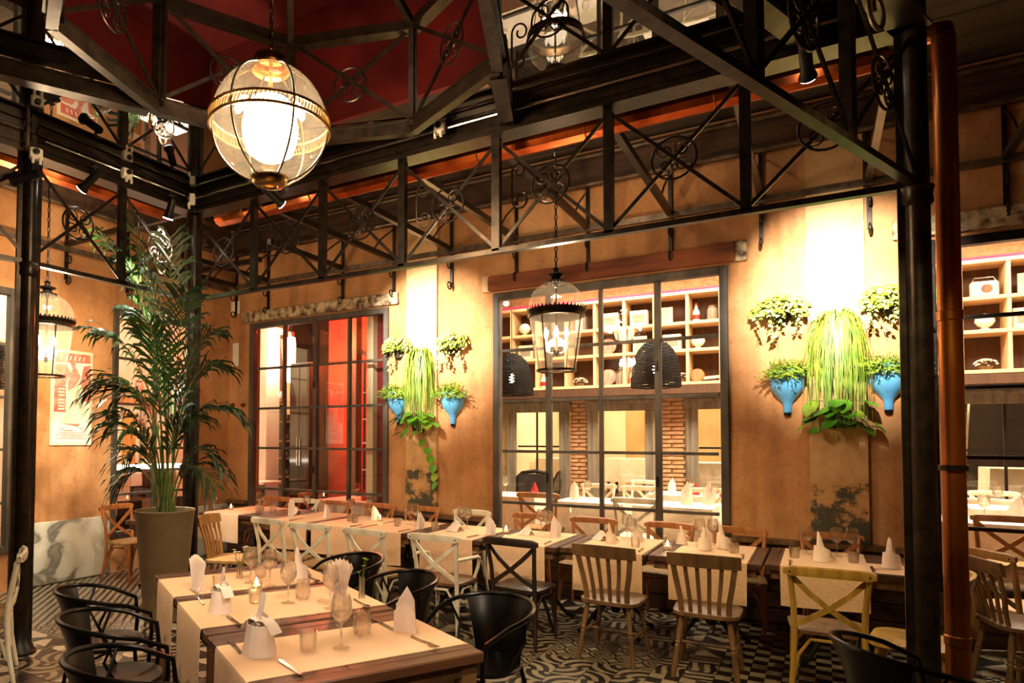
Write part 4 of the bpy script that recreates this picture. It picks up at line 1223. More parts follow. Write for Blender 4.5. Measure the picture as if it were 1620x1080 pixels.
# ------------------------------------------------------------------ things on the long row
nk = [(-5.10, 5.72, 'fan', 'white fan napkin at the place of the white chair nearest the palm', 1.15), (-5.40, 6.12, 'low', 'low white napkin on the wall side, far left of the long row', 1.0),
      (-4.86, 6.04, 'house', 'upright pointed white napkin behind the white chair nearest the palm', 1.0), (-4.26, 6.15, 'house', 'upright pointed white napkin behind the second white chair', 1.0),
      (-3.46, 5.80, 'house', 'upright pointed white napkin behind the third white chair', 1.12), (-3.07, 5.84, 'low', 'low triangular white napkin behind the white armchair', 1.2),
      (-2.68, 5.80, 'house', 'upright pointed white napkin left of the dark cross-back chair', 1.12), (-2.38, 5.98, 'low', 'low white napkin behind the dark cross-back chair', 1.0),
      (-2.12, 6.03, 'house', 'upright pointed white napkin right behind the dark cross-back chair', 1.15), (-1.70, 6.05, 'low', 'low white napkin with wings behind the first brown slat-back chair', 1.0),
      (-1.58, 5.95, 'peak', 'white peaked napkin behind the first brown slat-back chair, left of a pair', .9), (-1.40, 6.16, 'peak', 'white peaked napkin behind the first brown slat-back chair, right of a pair', .95),
      (-1.04, 6.22, 'swan', 'small round white napkin with a thin neck behind the second brown slat-back chair', .8), (-.82, 5.98, 'peak', 'plump white napkin behind the second brown slat-back chair', 1.0),
      (-.70, 6.15, 'peak', 'tall white napkin with a hanging tail behind the second brown slat-back chair', 1.15), (.0, 5.90, 'peak', 'tall white peaked napkin behind the yellow cross-back chair', 1.15),
      (.42, 5.86, 'peak', 'white peaked napkin on the placemat next to the thick iron post', 1.12)]
for i, (x, y, k, lab, s) in enumerate(nk):
    napkin(lab, (x, y, TZ+.001), R(random.uniform(-25, 25))-.35, k, s)
gl = [(-6.62, 5.95, 'leftmost of the long row, by the palm'), (-6.05, 6.18, 'near the left end of the long row'), (-5.30, 6.22, 'in front of the left part of the red-lit window'), (-4.56, 6.12, 'between the two upright napkins below the red window'),
      (-3.74, 6.06, 'left of a pair below the left hanging plants'), (-3.63, 6.00, 'right of a pair below the left hanging plants'), (-3.14, 6.12, 'left of a pair behind the white armchair'), (-3.05, 6.06, 'right of a pair behind the white armchair'),
      (-2.32, 6.20, 'left of a pair below the hanging lantern'), (-2.22, 6.12, 'right of a pair below the hanging lantern'), (-1.52, 6.28, 'left of a pair behind the first brown slat-back chair'), (-1.42, 6.02, 'right of a pair behind the first brown slat-back chair'),
      (-.90, 6.28, 'left of a pair behind the second brown slat-back chair'), (-.80, 6.32, 'right of a pair behind the second brown slat-back chair'), (-.10, 6.22, 'left of three behind the yellow chair'), (.10, 6.22, 'middle of three behind the yellow chair'), (.20, 6.26, 'right of three behind the yellow chair')]
for x, y, lab in gl: glassware('wine', 'clear wine glass '+lab, (x, y, TZ+.001), s=1.1)
tu = [(-4.42, 5.92, 'behind the second white chair'), (-4.30, 5.84, 'behind the second white chair, closer one'), (-3.76, 5.86, 'behind the third white chair'), (-3.28, 5.80, 'left of the low triangular napkin'), (-1.34, 5.82, 'behind the first brown slat-back chair'), (-.60, 5.96, 'right of the tall napkin behind the second brown slat-back chair'),
      (-.18, 5.98, 'left of the tall napkin behind the yellow chair'), (.20, 5.98, 'right of the tall napkin behind the yellow chair'), (-5.75, 5.90, 'near the left end of the long row'), (-6.55, 5.84, 'at the left end of the long row')]
for x, y, lab in tu: glassware('tumbler', 'clear water tumbler '+lab, (x, y, TZ+.001))
for x, y, lab in ((-5.86, 5.98, 'left'), (-5.72, 6.08, 'right')): glassware('stemless', 'upturned ribbed tumbler at the left end of the long row, '+lab+' of two', (x, y, TZ+.001), s=1.2)
for x, y, lab in ((-6.42, 6.05, 'at the left end of the long row'), (-4.16, 6.12, 'behind the second white cross-back chair'), (-2.60, 6.00, 'behind the dark cross-back chair'), (-1.09, 5.86, 'between the two brown slat-back chairs')):
    candle('lit tealight in a glass cup '+lab, (x, y, TZ+.001))
for i, (x, y, k) in enumerate(((-4.98, 5.66, 'fork'), (-4.12, 5.62, 'knife'), (-3.50, 5.58, 'knife'), (-2.76, 5.60, 'knife'), (-2.04, 5.62, 'knife'), (-1.26, 5.66, 'knife'), (-.52, 5.76, 'fork'), (-.20, 5.68, 'fork'), (.30, 5.72, 'knife'), (-1.72, 6.30, 'fork'), (-.30, 6.30, 'knife'))):
    seat_ = ['the white chair nearest the palm', 'the second white chair', 'the third white chair', 'the white armchair', 'the dark cross-back chair', 'the first brown slat-back chair', 'the second brown slat-back chair', 'the left of the yellow chair', 'the right of the yellow chair', 'the oak chair below the lantern window', 'the oak chair below the right plants'][i]
    cutlery(k, '%s lying on the runner at the place of %s' % (k, seat_), (x, y, TZ+.001), R(random.uniform(-6, 6)))
# ------------------------------------------------------------------ lanterns
def chain(mb, z0, z1, c=(0, 0), ln=.048, r=.005):
    z = z0; k = 0
    while z < z1:
        pl = 'xz' if k % 2 else 'yz'
        pts = []
        for i in range(10):
            a = 2*PI*i/10
            x, y = .011*math.cos(a), (.5*ln+.004)*math.sin(a)
            pts.append((c[0]+(x if k % 2 else 0), c[1]+(0 if k % 2 else x), z+ln/2+y))
        mb.tube(pts, r, 5, closed=True); z += ln; k += 1
    return mb
def candle_lantern(label, loc, ztop, power):
    """origin at the gallery ring"""
    t = thing('hanging_lantern', label, 'lantern', loc)
    RR = .245
    mb = MB(); mb.lathe([(.245, .02), (.238, .10), (.215, .16), (.17, .215), (.11, .25), (.06, .262)], 28); mb.build('glass_dome', 'glass_lamp', t, smooth=True)
    mb = MB(); mb.lathe([(.236, -.045), (.225, -.12), (.205, -.28), (.185, -.42), (.168, -.525)], 28); mb.build('glass_body', 'glass_lamp', t, smooth=True)
    mb = MB(); mb.lathe([(.238, -.055), (.250, -.05), (.252, -.03), (.244, -.022), (.256, .0), (.262, .012), (.246, .022), (.240, .02), (.236, -.055)], 32)
    for k in range(44):
        a = 2*PI*k/44
        mb.poly([(.255*math.cos(a-.05), .255*math.sin(a-.05), .012), (.255*math.cos(a+.05), .255*math.sin(a+.05), .012), (.263*math.cos(a), .263*math.sin(a), .045)], (-.004*math.cos(a), -.004*math.sin(a), 0))
    mb.build('gallery_ring', 'brass_dark', t, smooth=True)
    mb = MB(); mb.lathe([(.170, -.535), (.178, -.53), (.176, -.515), (.168, -.515), (.165, -.53), (.170, -.535)], 28); mb.build('bottom_ring', 'brass_dark', t, smooth=True)
    for k in range(4):
        a = PI/4+k*PI/2+.6; d = Vector((math.cos(a), math.sin(a), 0))
        mb = MB(); mb.bar(d*.242+Vector((0, 0, -.05)), d*.174+Vector((0, 0, -.525)), .011, .006, d).build('strap', 'brass_dark', t)
    mb = MB(); mb.lathe([(.03, .262), (.085, .262), (.09, .275), (.05, .285), (.035, .31), (.075, .325), (.08, .335), (.03, .35), (.02, .375), (.034, .385), (.014, .40), (0, .41)], 20)
    for k in range(18):
        a = 2*PI*k/18
        mb.poly([(.085*math.cos(a-.12), .085*math.sin(a-.12), .268), (.085*math.cos(a+.12), .085*math.sin(a+.12), .268), (.096*math.cos(a), .096*math.sin(a), .24)], (-.003*math.cos(a), -.003*math.sin(a), 0))
    mb.build('crown', 'iron_black', t, smooth=True)
    mb = MB(); mb.tube([(0, 0, .27), (0, 0, -.36)], .009, 8); mb.lathe([(0, -.40), (.012, -.39), (.03, -.36), (.03, -.345), (0, -.335)], 12)
    mb.build('stem', 'brass_dark', t, smooth=True)
    for k in range(4):
        a = k*PI/2+.35; d = Vector((math.cos(a), math.sin(a), 0))
        mb = MB(); mb.tube([Vector((0, 0, -.355)), d*.04+Vector((0, 0, -.37)), d*.085+Vector((0, 0, -.35)), d*.09+Vector((0, 0, -.325))], .005, 6); mb.lathe([(.011, -.325), (.011, -.235), (0, -.235)], 10, c=(d.x*.09, d.y*.09, 0), cap=True)
        ca = mb.build('candle_arm', 'wax', t, smooth=True)
        mb = MB(); mb.lathe([(.008, -.235), (.017, -.215), (.019, -.195), (.012, -.165), (.003, -.14), (0, -.138)], 12, c=(d.x*.09, d.y*.09, 0)); mb.build('candle_bulb', 'bulb', ca, smooth=True)
    mb = MB(); chain(mb, .40, ztop-loc[2]-.0); mb.build('chain', 'iron_black', t, smooth=True)
    MB().lathe([(0, ztop-loc[2]+.02), (.05, ztop-loc[2]+.02), (.05, ztop-loc[2]), (.02, ztop-loc[2]-.03), (0, ztop-loc[2]-.03)], 14).build('ceiling_rose', 'iron_black', t)
    lamp('POINT', 'lantern_light', (loc[0], loc[1], loc[2]-.19), power, WARM, .06)
    return t
candle_lantern('hanging glass lantern with candle bulbs in front of the lampshade window', (-1.985, 5.70, 2.80), 4.70, 50)
candle_lantern('hanging glass lantern with candle bulbs at far left, half behind the left post', (-6.34, 3.57, 2.78), 4.70, 130)

gt = thing('globe_lantern', 'large round glass globe lantern hanging below the octagonal roof at upper left', 'lantern', (-2.72, 2.83, 3.50))
GR = .335
mb = MB(); mb.lathe([(GR*math.sin(a), GR*1.03*math.cos(a)) for a in [R(18)+R(144)*i/18 for i in range(19)]], 36); mb.build('glass_globe', 'glass_globe', gt, smooth=True)
mb = MB()
for z_ in (-.031, .031): mb.tube([(.347*math.cos(2*PI*i/48), .347*math.sin(2*PI*i/48), z_) for i in range(48)], .0085, 8, closed=True)
gb = mb.build('gallery_band', 'brass', gt, smooth=True)
mb = MB()
for k in range(96):
    a = 2*PI*k/96; mb.bar((.347*math.cos(a), .347*math.sin(a), -.024), (.347*math.cos(a+.04), .347*math.sin(a+.04), .024), .005, .006, (math.cos(a), math.sin(a), 0))
b_ = mb.build('fluting', 'brass', gb); b_['kind'] = 'stuff'
for k in range(6):
    a0 = k*PI/3+.62
    mb = MB(); mb.tube([(1.012*GR*math.sin(b)*math.cos(a0), 1.012*GR*math.sin(b)*math.sin(a0), GR*1.045*math.cos(b)) for b in [R(17)+R(146)*i/20 for i in range(21)]], .0065, 6); mb.build('rib', 'brass_dark', gt, smooth=True)
mb = MB(); mb.lathe([(.05, -.365), (.085, -.36), (.108, -.335), (.112, -.315), (.10, -.31), (.02, -.33), (.05, -.365)], 28)
for k in range(24):
    a = 2*PI*k/24; mb.bar((.03*math.cos(a), .03*math.sin(a), -.362), (.10*math.cos(a), .10*math.sin(a), -.338), .010, .006)
mb.build('bottom_rosette', 'brass', gt, smooth=True)
mb = MB(); mb.lathe([(.110, .315), (.118, .325), (.112, .345), (.085, .35), (.082, .365), (.092, .372), (.092, .40), (.080, .408), (.03, .42), (.018, .45), (0, .455)], 28)
for k in range(28):
    a = 2*PI*k/28; mb.bar((.094*math.cos(a), .094*math.sin(a), .37), (.094*math.cos(a), .094*math.sin(a), .402), .010, .008, (math.cos(a), math.sin(a), 0))
mb.build('cap', 'brass', gt, smooth=True)
mb = MB(); mb.tube([(0, 0, .42), (0, 0, .16)], .012, 8); mb.lathe([(.03, .16), (.09, .15), (.09, .14), (.03, .14)], 18); mb.build('lamp_holder', 'brass', gt, smooth=True)
mb = MB(); mb.lathe([(0, .145), (.11, .14), (.150, .09), (.158, -.08), (.135, -.16), (.08, -.20), (0, -.21)], 26); mb.build('lamp_bulb', 'glow', gt, smooth=True)
mb = MB(); chain(mb, .45, 1.86, r=.0055); mb.build('chain', 'brass_dark', gt, smooth=True)
for dz in (.29, -.27):
    lamp('POINT', 'globe_light', (-2.72, 2.83, 3.50+dz), 24, (1.0, .74, .46), .05)
for k in range(4):
    a = k*PI/2
    lamp('POINT', 'globe_light', (-2.72+.23*math.cos(a), 2.83+.23*math.sin(a), 3.50), 22, (1.0, .74, .46), .05)

# ------------------------------------------------------------------ palm in the tall pot
pt = thing('planter', 'tall round brown planter holding the palm', 'plant pot', (-5.13, 4.03, 0))
MB().lathe([(0, 0), (.165, 0), (.17, .01), (.262, .985), (.268, .995), (.262, 1.005), (.250, 1.0), (.246, .95), (0, .94)], 40).build('pot_body', 'pot', pt, smooth=True)
MB().lathe([(0, .952), (.12, .958), (.246, .950)], 24).build('soil', 'soil', pt, smooth=True)
palm = thing('kentia_palm', 'tall kentia palm with arching fronds in the brown planter', 'palm', (-5.13, 4.03, .95))
random.seed(4)
def frond(base, az, h, reach, droop, n, ll, material='leaf_palm', stem=True):
    d = Vector((math.cos(az), math.sin(az), 0)); side = Vector((-d.y, d.x, 0))
    p0 = Vector(base); pts = []
    K = 22
    for i in range(K+1):
        s = i/K
        pts.append(p0+d*(reach*(s**1.9))+Vector((0, 0, h*(1.35*s-.35*s*s) - droop*max(0, s-.45)**2*3.2)))
    mb = MB(); mb.tube(pts, [.011-.009*i/K for i in range(K+1)], 6)
    fs_ = mb.build('frond_stem', 'stem', palm, smooth=True)
    mb = MB(); b = mb.b
    for k in range(n):
        s = .40+.60*k/(n-1); i = min(K-1, int(s*K)); f = s*K-i
        p = pts[i].lerp(pts[i+1], f); tg = (pts[i+1]-pts[i]).normalized()
        L = ll*(.55+.75*math.sin(PI*min(1, (s-.34)/.72)))*random.uniform(.8, 1.2)
        for sg in (-1, 1):
            o = (tg*random.uniform(.7, 1.0)+side*sg*random.uniform(.55, .8)+Vector((0, 0, random.uniform(.0, .25)))).normalized()
            hg = random.uniform(.5, 1.3); q1 = p+o*L*.5+Vector((0, 0, -.06*L*hg)); q2 = p+o*L*.82+Vector((0, 0, -.26*L*hg)); q3 = p+o*L*.98+Vector((0, 0, -.52*L*hg))
            w_ = .014+.006*random.random(); nn = tg*w_
            v0 = b.verts.new(p-nn*.5); v1 = b.verts.new(p+nn*.5)
            a1, a2 = b.verts.new(q1-nn), b.verts.new(q1+nn); c1, c2 = b.verts.new(q2-nn*.6), b.verts.new(q2+nn*.6); e = b.verts.new(q3)
            b.faces.new((v0, v1, a2, a1)); b.faces.new((a1, a2, c2, c1)); b.faces.new((c1, c2, e))
    mb.build('frond', material, fs_, fix=False)
# (azimuth, height, reach, droop, leaflet pairs, leaflet length)
left_ = math.atan2(-rt.y, -rt.x)
for (az, h, rch, dr, n, ll, m_, bx, by) in (
        (left_+.25, 1.95, .62, .30, 26, .42, 'leaf_palm', -.05, .02), (left_-.15, 2.55, .55, .12, 24, .40, 'leaf_palm', -.02, .05), (left_+.8, 2.75, .45, .05, 22, .36, 'leaf_palm', 0, .03),
        (left_+PI-.2, 2.0, .50, .35, 22, .36, 'leaf_dark', .05, .02), (left_+PI+.2, 1.35, .85, .45, 24, .34, 'leaf_dark', .06, -.03), (left_+.1, 1.25, .50, .42, 24, .34, 'leaf_dark', -.07, 0),
        (left_-.3, .85, .42, .35, 20, .28, 'leaf_dark', -.05, -.05), (left_+PI, .85, .60, .38, 20, .30, 'leaf_dark', .08, .0), (left_+1.5, 1.9, .35, .2, 22, .38, 'leaf_palm', 0, -.04),
        (left_+2.2, 2.2, .40, .2, 22, .36, 'leaf_dark', .03, .05), (left_-1.2, 1.6, .5, .3, 22, .36, 'leaf_dark', .0, .07), (left_+2.6, 1.15, .5, .3, 22, .32, 'leaf_dark', .05, -.06), (left_+1.1, 1.05, .45, .3, 20, .32, 'leaf_palm', -.02, -.07),
        (left_-.5, 2.2, .48, .28, 24, .38, 'leaf_dark', -.04, .06), (left_+.5, 2.75, .62, .25, 24, .38, 'leaf_palm', -.02, .0), (left_+.3, 1.62, .62, .46, 28, .40, 'leaf_palm', -.06, .01), (left_-.1, 1.50, .55, .42, 26, .38, 'leaf_palm', -.05, .04), (left_+.6, 2.45, .30, .05, 22, .34, 'leaf_palm', .0, .02), (left_+1.9, 2.6, .22, .08, 22, .34, 'leaf_palm', .02, .0), (left_+.15, .62, .42, .40, 20, .26, 'leaf_dark', -.08, -.02), (left_+PI-.5, .70, .70, .42, 22, .30, 'leaf_dark', .08, .03), (left_+3.0, 1.75, .62, .40, 24, .34, 'leaf_dark', .06, .0)):
    frond((bx, by, 0), az, h, rch*(.9 if math.cos(az-left_) > 0 else .72), dr, n, ll*.88, m_)

# ------------------------------------------------------------------ plants on the wall
def leafquad(b, p, out, upv, w_, l_, fold=.2, drop=.3):
    out = Vector(out).normalized(); s = out.cross(Vector(upv)).normalized(); n = s.cross(out)
    m1 = p+out*l_*.45+n*fold*w_; t = p+out*l_-Vector((0, 0, drop*l_))
    a, c = p+out*l_*.4+s*w_, p+out*l_*.4-s*w_
    v = [b.verts.new(x) for x in (p, a, t, c, m1)]
    b.faces.new((v[0], v[1], v[4])); b.faces.new((v[1], v[2], v[4])); b.faces.new((v[2], v[3], v[4])); b.faces.new((v[3], v[0], v[4]))
def ivy(label, loc, r, seed, trail):
    random.seed(seed)
    t = thing('ivy_basket', label, 'ivy', loc, 0, None)
    MB().lathe([(0, -.13), (.05, -.13), (.09, -.06), (.11, .0), (.105, .005), (.08, -.05), (0, -.10)], 16, a0=PI, a1=2*PI).build('wall_pot', 'basket', t, smooth=True)
    for m_, n in (('leaf_pale', 230), ('leaf_lime', 130)):
        mb = MB()
        for k in range(n):
            a = random.uniform(0, 2*PI); e = random.uniform(-.35, 1.2); rr = r*random.uniform(.55, 1)
            o = Vector((math.cos(a)*math.cos(e), -abs(math.sin(a)*math.cos(e)), math.sin(e)))
            p = Vector((o.x*rr*1.15, o.y*rr*.95, o.z*rr*.85))
            leafquad(mb.b, p, (o.x+random.uniform(-.5, .5), o.y-.3, o.z*.2-.5+random.uniform(-.4, .4)), (0, -1, .4), random.uniform(.016, .028), random.uniform(.04, .065))
        mb.build('foliage', m_, t, fix=False)
    mb = MB(); st = MB()
    for k in range(trail):
        x = random.uniform(-r, r); ln = random.uniform(.10, .32); y0 = -random.uniform(.03, .12)
        pts = [Vector((x+.02*math.sin(6*s+k), y0-.02*s, -.02-ln*s)) for s in (0, .33, .66, 1)]
        st.tube(pts, .002, 4)
        for j in range(int(ln/.035)):
            s = j*.035/ln; p = Vector((x+.02*math.sin(6*s+k), y0-.02*s, -.02-ln*s))
            leafquad(mb.b, p, (random.choice((-1, 1)), -.5, -.6), (0, -1, .3), .016, .042)
    mb.build('trailing_leaves', 'leaf_pale', t, fix=False); st.build('trailing_stems', 'stem', t)
    return t
def blue_vase(label, loc, seed):
    random.seed(seed)
    t = thing('wall_vase', label, 'wall vase', loc, 0, None)
    def wob(a, z): return 1+(.10*abs(math.sin(2.5*a))**2 if z > -.02 else .05*abs(math.sin(2.5*a)))
    mb = MB()
    prof = [(.0, -.275), (.030, -.275), (.035, -.25), (.034, -.215), (.046, -.18), (.080, -.135), (.118, -.085), (.138, -.035), (.142, .0), (.150, .04), (.158, .062), (.148, .055), (.125, -.02), (0, -.05)]
    b = mb.b
    n = 24; rings = []
    for (r_, z) in prof:
        if r_ < 1e-5: rings.append([b.verts.new((0, 0, z))]); continue
        ring = []
        for j in range(n+1):
            a = PI+PI*j/n
            k = 1+.05*abs(math.cos(2.5*(a-PI/2)))*(1 if z > -.15 else 0)
            dz = .055*abs(math.cos(2*(a-PI)))*max(0, min(1, (z+.03)/.08)) if z > -.03 else 0
            ring.append(b.verts.new((r_*k*math.cos(a), r_*k*math.sin(a)*.85, z+dz)))
        rings.append(ring)
    for p, q in zip(rings, rings[1:]):
        for j in range(n):
            if len(p) == 1: b.faces.new((p[0], q[j+1], q[j]))
            elif len(q) == 1: b.faces.new((p[j], p[j+1], q[0]))
            else: b.faces.new((p[j], p[j+1], q[j+1], q[j]))
    mb.build('vase', 'blue_glaze', t, smooth=True)
    mb = MB(); mb.lathe([(0, -.305), (.028, -.303), (.032, -.276), (0, -.274)], 16, a0=PI, a1=2*PI); mb.build('foot', 'iron_black', t, smooth=True)
    return t
def fern(label, loc, seed):
    random.seed(seed)
    t = thing('asparagus_fern', label, 'fern', loc, 0, None)
    for m_, n in (('leaf_lime', 120), ('leaf_strap', 100)):
        mb = MB(); b = mb.b
        for k in range(n):
            a = random.uniform(0, 2*PI); e = random.uniform(.05, 1.4); L = random.uniform(.12, .24)
            d = Vector((math.cos(a)*math.cos(e), -abs(math.sin(a))*math.cos(e)*.8, math.sin(e)*.95))
            p = Vector((random.uniform(-.12, .12), -random.uniform(.02, .09), .02))
            pts = [p+d*L*s+Vector((0, 0, -.05*s*s)) for s in (0, .25, .5, .75, 1)]
            for q0, q1 in zip(pts, pts[1:]):
                mb.bar(q0, q1, .0022, .0022)
                for j in range(4):
                    q = q0.lerp(q1, j/4); o = Vector((random.uniform(-1, 1), random.uniform(-1, .4), random.uniform(-.5, 1))).normalized()*.034
                    s = o.cross(d).normalized()*.0055
                    b.faces.new([b.verts.new(q-s), b.verts.new(q+s), b.verts.new(q+o)])
        mb.build('fronds', m_, t, fix=False)
    return t
def straps(label, loc, seed, wid=.20, ln=.62):
    random.seed(seed)
    t = thing('spider_plant', label, 'hanging plant', loc, 0, None)
    MB().lathe([(0, -.14), (.07, -.14), (.10, 0), (.094, 0), (.06, -.12), (0, -.12)], 16, a0=PI, a1=2*PI).build('wall_pot', 'basket', t, smooth=True)
    for m_, n in (('leaf_strap', 150), ('leaf_lime', 44), ('leaf_ochre', 14)):
        mb = MB(); b = mb.b
        for k in range(n):
            a = random.uniform(PI, 2*PI); rr = random.uniform(.35, 1)**.7
            ox, oy = math.cos(a)*wid*rr, math.sin(a)*.17*rr-.01
            L = ln*random.uniform(.35, 1.05); lift = random.uniform(.06, .20); z0 = .09*(1-rr)+random.uniform(-.03, .03)
            pts = []
            for i in range(9):
                s = i/8
                q_ = min(1, s*1.9)
                pts.append(Vector((ox*(.18+.82*min(1, s*1.5)**.6)+.035*math.sin(3*s+k)*s, oy*(.2+1.0*min(1, s*1.6)**.6), z0+lift*4.4*s*(1-s)-L*s**1.9)))
            w_ = random.uniform(.006, .011); sd = Vector((math.cos(a+PI/2), math.sin(a+PI/2)*.6, 0)).normalized()
            vs = [(b.verts.new(p-sd*w_*(1-.8*i/8)), b.verts.new(p+sd*w_*(1-.8*i/8))) for i, p in enumerate(pts)]
            for (p, q), (r_, s_) in zip(vs, vs[1:]): b.faces.new((p, q, s_, r_))
        mb.build('leaves', m_, t, fix=False)
    return t
def pothos(label, loc, seed, trail=0):
    random.seed(seed)
    t = thing('pothos', label, 'hanging plant', loc, 0, None)
    MB().lathe([(0, -.12), (.07, -.12), (.10, .02), (.094, .02), (.06, -.10), (0, -.10)], 18, a0=PI, a1=2*PI).build('wall_pot', 'basket', t, smooth=True)
    def leaf(p, az, tilt, L):
        mb = MB(); b = mb.b
        out = [(0, 0), (.30, .10), (.46, .36), (.40, .66), (.20, .88), (0, 1.05)]
        c = [b.verts.new((0, y*L, .0)) for y in (0, .10, .36, .66, .88, 1.05)]
        for sg in (1, -1):
            e = [c[0]]+[b.verts.new((sg*x*L, (y-.10*(i == 1))*L, .10*L*x*2)) for i, (x, y) in enumerate(out[1:-1], 1)]+[c[-1]]
            for i in range(5):
                f = [c[i], c[i+1], e[i+1], e[i]]; f = list(dict.fromkeys(f))
                if len(f) > 2: b.faces.new(f)
        bmesh.ops.transform(b, matrix=Matrix.Translation(p) @ Matrix.Rotation(az, 4, 'Z') @ Matrix.Rotation(tilt, 4, 'X'), verts=b.verts)
        mb.build('leaf', 'leaf_pothos' if random.random() < .75 else 'leaf_lime', t, smooth=True)
    st = MB()
    for k in range(26):
        a = random.uniform(-1.5, 1.5)
        q = Vector((math.sin(a)*random.uniform(.06, .27), -math.cos(a)*random.uniform(.05, .16)-.03, random.uniform(-.12, .15)))
        st.tube([(0, -.04, .0), q*.5+Vector((0, 0, .06)), q], .0025, 4)
        leaf(q, PI+a*.9+random.uniform(-.4, .4), random.uniform(-1.0, -.2), random.uniform(.11, .165))
    z = -.10; x = .06
    for k in range(trail):
        z -= .10; x += random.uniform(-.02, .05)
        st.tube([(x-.02, -.05, z+.10), (x, -.05, z)], .003, 4)
        leaf(Vector((x, -.06, z)), PI+random.uniform(-.8, .8), random.uniform(-1.3, -.9), .11)
    st.build('stems', 'stem', t)
    return t
yw = YW-.012
ivy('variegated ivy in a wall pot, upper left of the left plant group', (-4.44, yw, 2.80), .175, 1, 5)
ivy('variegated ivy in a wall pot, upper right of the left plant group', (-3.68, yw, 2.79), .17, 2, 9)
ivy('bright variegated ivy in a wall pot, upper left of the right plant group', (-.30, yw, 2.84), .195, 3, 9)
ivy('variegated ivy in a wall pot, beside the thick iron post', (.54, yw, 2.84), .195, 5, 10)
for x, z, lab, s in ((-4.44, 2.14, 'left plant group, beside the red window', 6), (-3.68, 2.12, 'left plant group, right one', 7), (-.245, 2.19, 'right plant group, left one', 8), (.50, 2.20, 'right plant group, beside the iron post', 9)):
    blue_vase('glossy blue wall vase with a scalloped rim, '+lab, (x, yw, z-.0), s)
    fern('feathery green fern in the blue wall vase, '+lab, (x, yw, z+.03), s+20)
yp = YW-.047
straps('trailing spider plant with long drooping leaves in the middle of the left plant group', (-4.10, yp, 2.60), 31, .21, .86)
straps('trailing spider plant with long drooping leaves in the middle of the right plant group', (.135, yp, 2.64), 32, .25, .98)
pothos('heart-leaved pothos below the left spider plant, with one long trailing vine', (-4.13, yp, 1.86), 41, 6)
pothos('heart-leaved pothos in a dark pot below the right spider plant', (.135, yp, 1.89), 42, 0)
random.seed(21)

# ------------------------------------------------------------------ wall fittings and poster
def plate(label, x, z, w_, h, cat='switch plate'):
    t = thing('wall_plate', label, cat, (x, YW, z))
    MB().box((0, -.008, 0), (w_, .014, h), bev=.004).build('plate', 'plastic_white', t)
    MB().box((0, -.017, 0), (w_*.55, .006, h*.6), bev=.002).build('panel', 'plastic_white', t)
    return t
plate('square white wall plate below the truss, left of the first big window', -7.33, 3.60, .17, .19, 'wall plate')
plate('upright white wall plate left of the first big window', -7.31, 2.90, .12, .34, 'wall plate')
for x, lab in ((-7.36, 'left'), (-7.14, 'right')):
    t = thing('dimmer_knob', 'small brass knob on the wall left of the first big window, %s of two' % lab, 'knob', (x, YW, 2.155))
    mb = MB(); mb.lathe([(.0, .05), (.022, .048), (.026, .03), (.018, .018), (.034, .014), (.036, 0)], 16); mb.move(Matrix.Rotation(PI/2, 4, 'X')); mb.build('knob', 'brass', t, smooth=True)
# poster: generic dancer print in faded reds
po = thing('poster', 'faded red and cream poster with a dancing figure, on the left wall behind the lantern', 'poster', (XW+.012, 4.505, 2.13))
def pp(y, z): return (0, y, z)
def flat(name, pts, m, off, th=.001):
    mb = MB(); mb.poly([(off, y, z) for y, z in pts], (th, 0, 0)); return mb.build(name, m, po)
flat('sheet', [(-.255, -.555), (.255, -.555), (.255, .555), (-.255, .555)], 'paper', 0, .003)
flat('printed_area', [(-.225, -.52), (.225, -.52), (.225, .52), (-.225, .52)], 'linen_white', .0032)
flat('title_band', [(-.215, .40), (.225, .42), (.225, .52), (-.215, .52)], 'print_red', .0045)
flat('colour_block', [(.09, -.02), (.225, -.05), (.225, .40), (.14, .38), (.10, .20)], 'print_red', .0045)
flat('colour_block', [(-.215, .12), (-.10, .10), (-.02, .30), (-.08, .38), (-.215, .38)], 'print_rose', .0045)
flat('text_panel', [(-.215, -.17), (-.075, -.17), (-.075, .13), (-.215, .13)], 'print_red', .006)
flat('dancer_body', [(-.05, .08), (.02, .12), (.08, .20), (.10, .26), (.05, .34), (.03, .42), (-.01, .44), (-.03, .40), (.0, .34), (-.03, .28), (-.05, .18)], 'print_rose', .0062)
flat('dancer_dress', [(-.05, .08), (.08, .19), (.13, .12), (.15, -.05), (.17, -.20), (.10, -.30), (-.02, -.31), (-.12, -.30), (-.08, -.16), (-.06, -.04)], 'paper', .0060)
flat('shawl', [(.06, .12), (.11, .08), (.13, -.10), (.10, -.14), (.06, -.06), (.04, .04)], 'print_green', .0072)
flat('hem_shadow', [(-.10, -.305), (.10, -.305), (.08, -.34), (.02, -.325)], 'print_red', .0065)
flat('small_emblem', [(.16, .30), (.19, .28), (.20, .23), (.18, .23), (.175, .26), (.155, .285)], 'print_ink', .0065)
for z, a, b in ((-.36, -.15, -.08), (-.36, .10, .17), (-.385, -.16, .02), (-.385, .13, .19), (-.41, -.17, .18), (-.435, -.19, .20), (-.455, -.12, .14), (-.475, -.19, .20)):
    flat('text_line', [(a, z-.005), (b, z-.005), (b, z+.005), (a, z+.005)], 'print_rose', .0045)
for k, z in enumerate((.095, .06, .025, -.03, -.065, -.10, -.135)):
    flat('text_line', [(-.165, z-.008), (-.09, z-.008), (-.09, z+.008), (-.165, z+.008)], 'paper' if k % 3 else 'linen_white', .0072)
for k in range(6):
    y = -.15+.055*k
    flat('title_stroke', [(y, .44), (y+.018, .44), (y+.030, .49), (y+.012, .49)], 'paper', .0058)
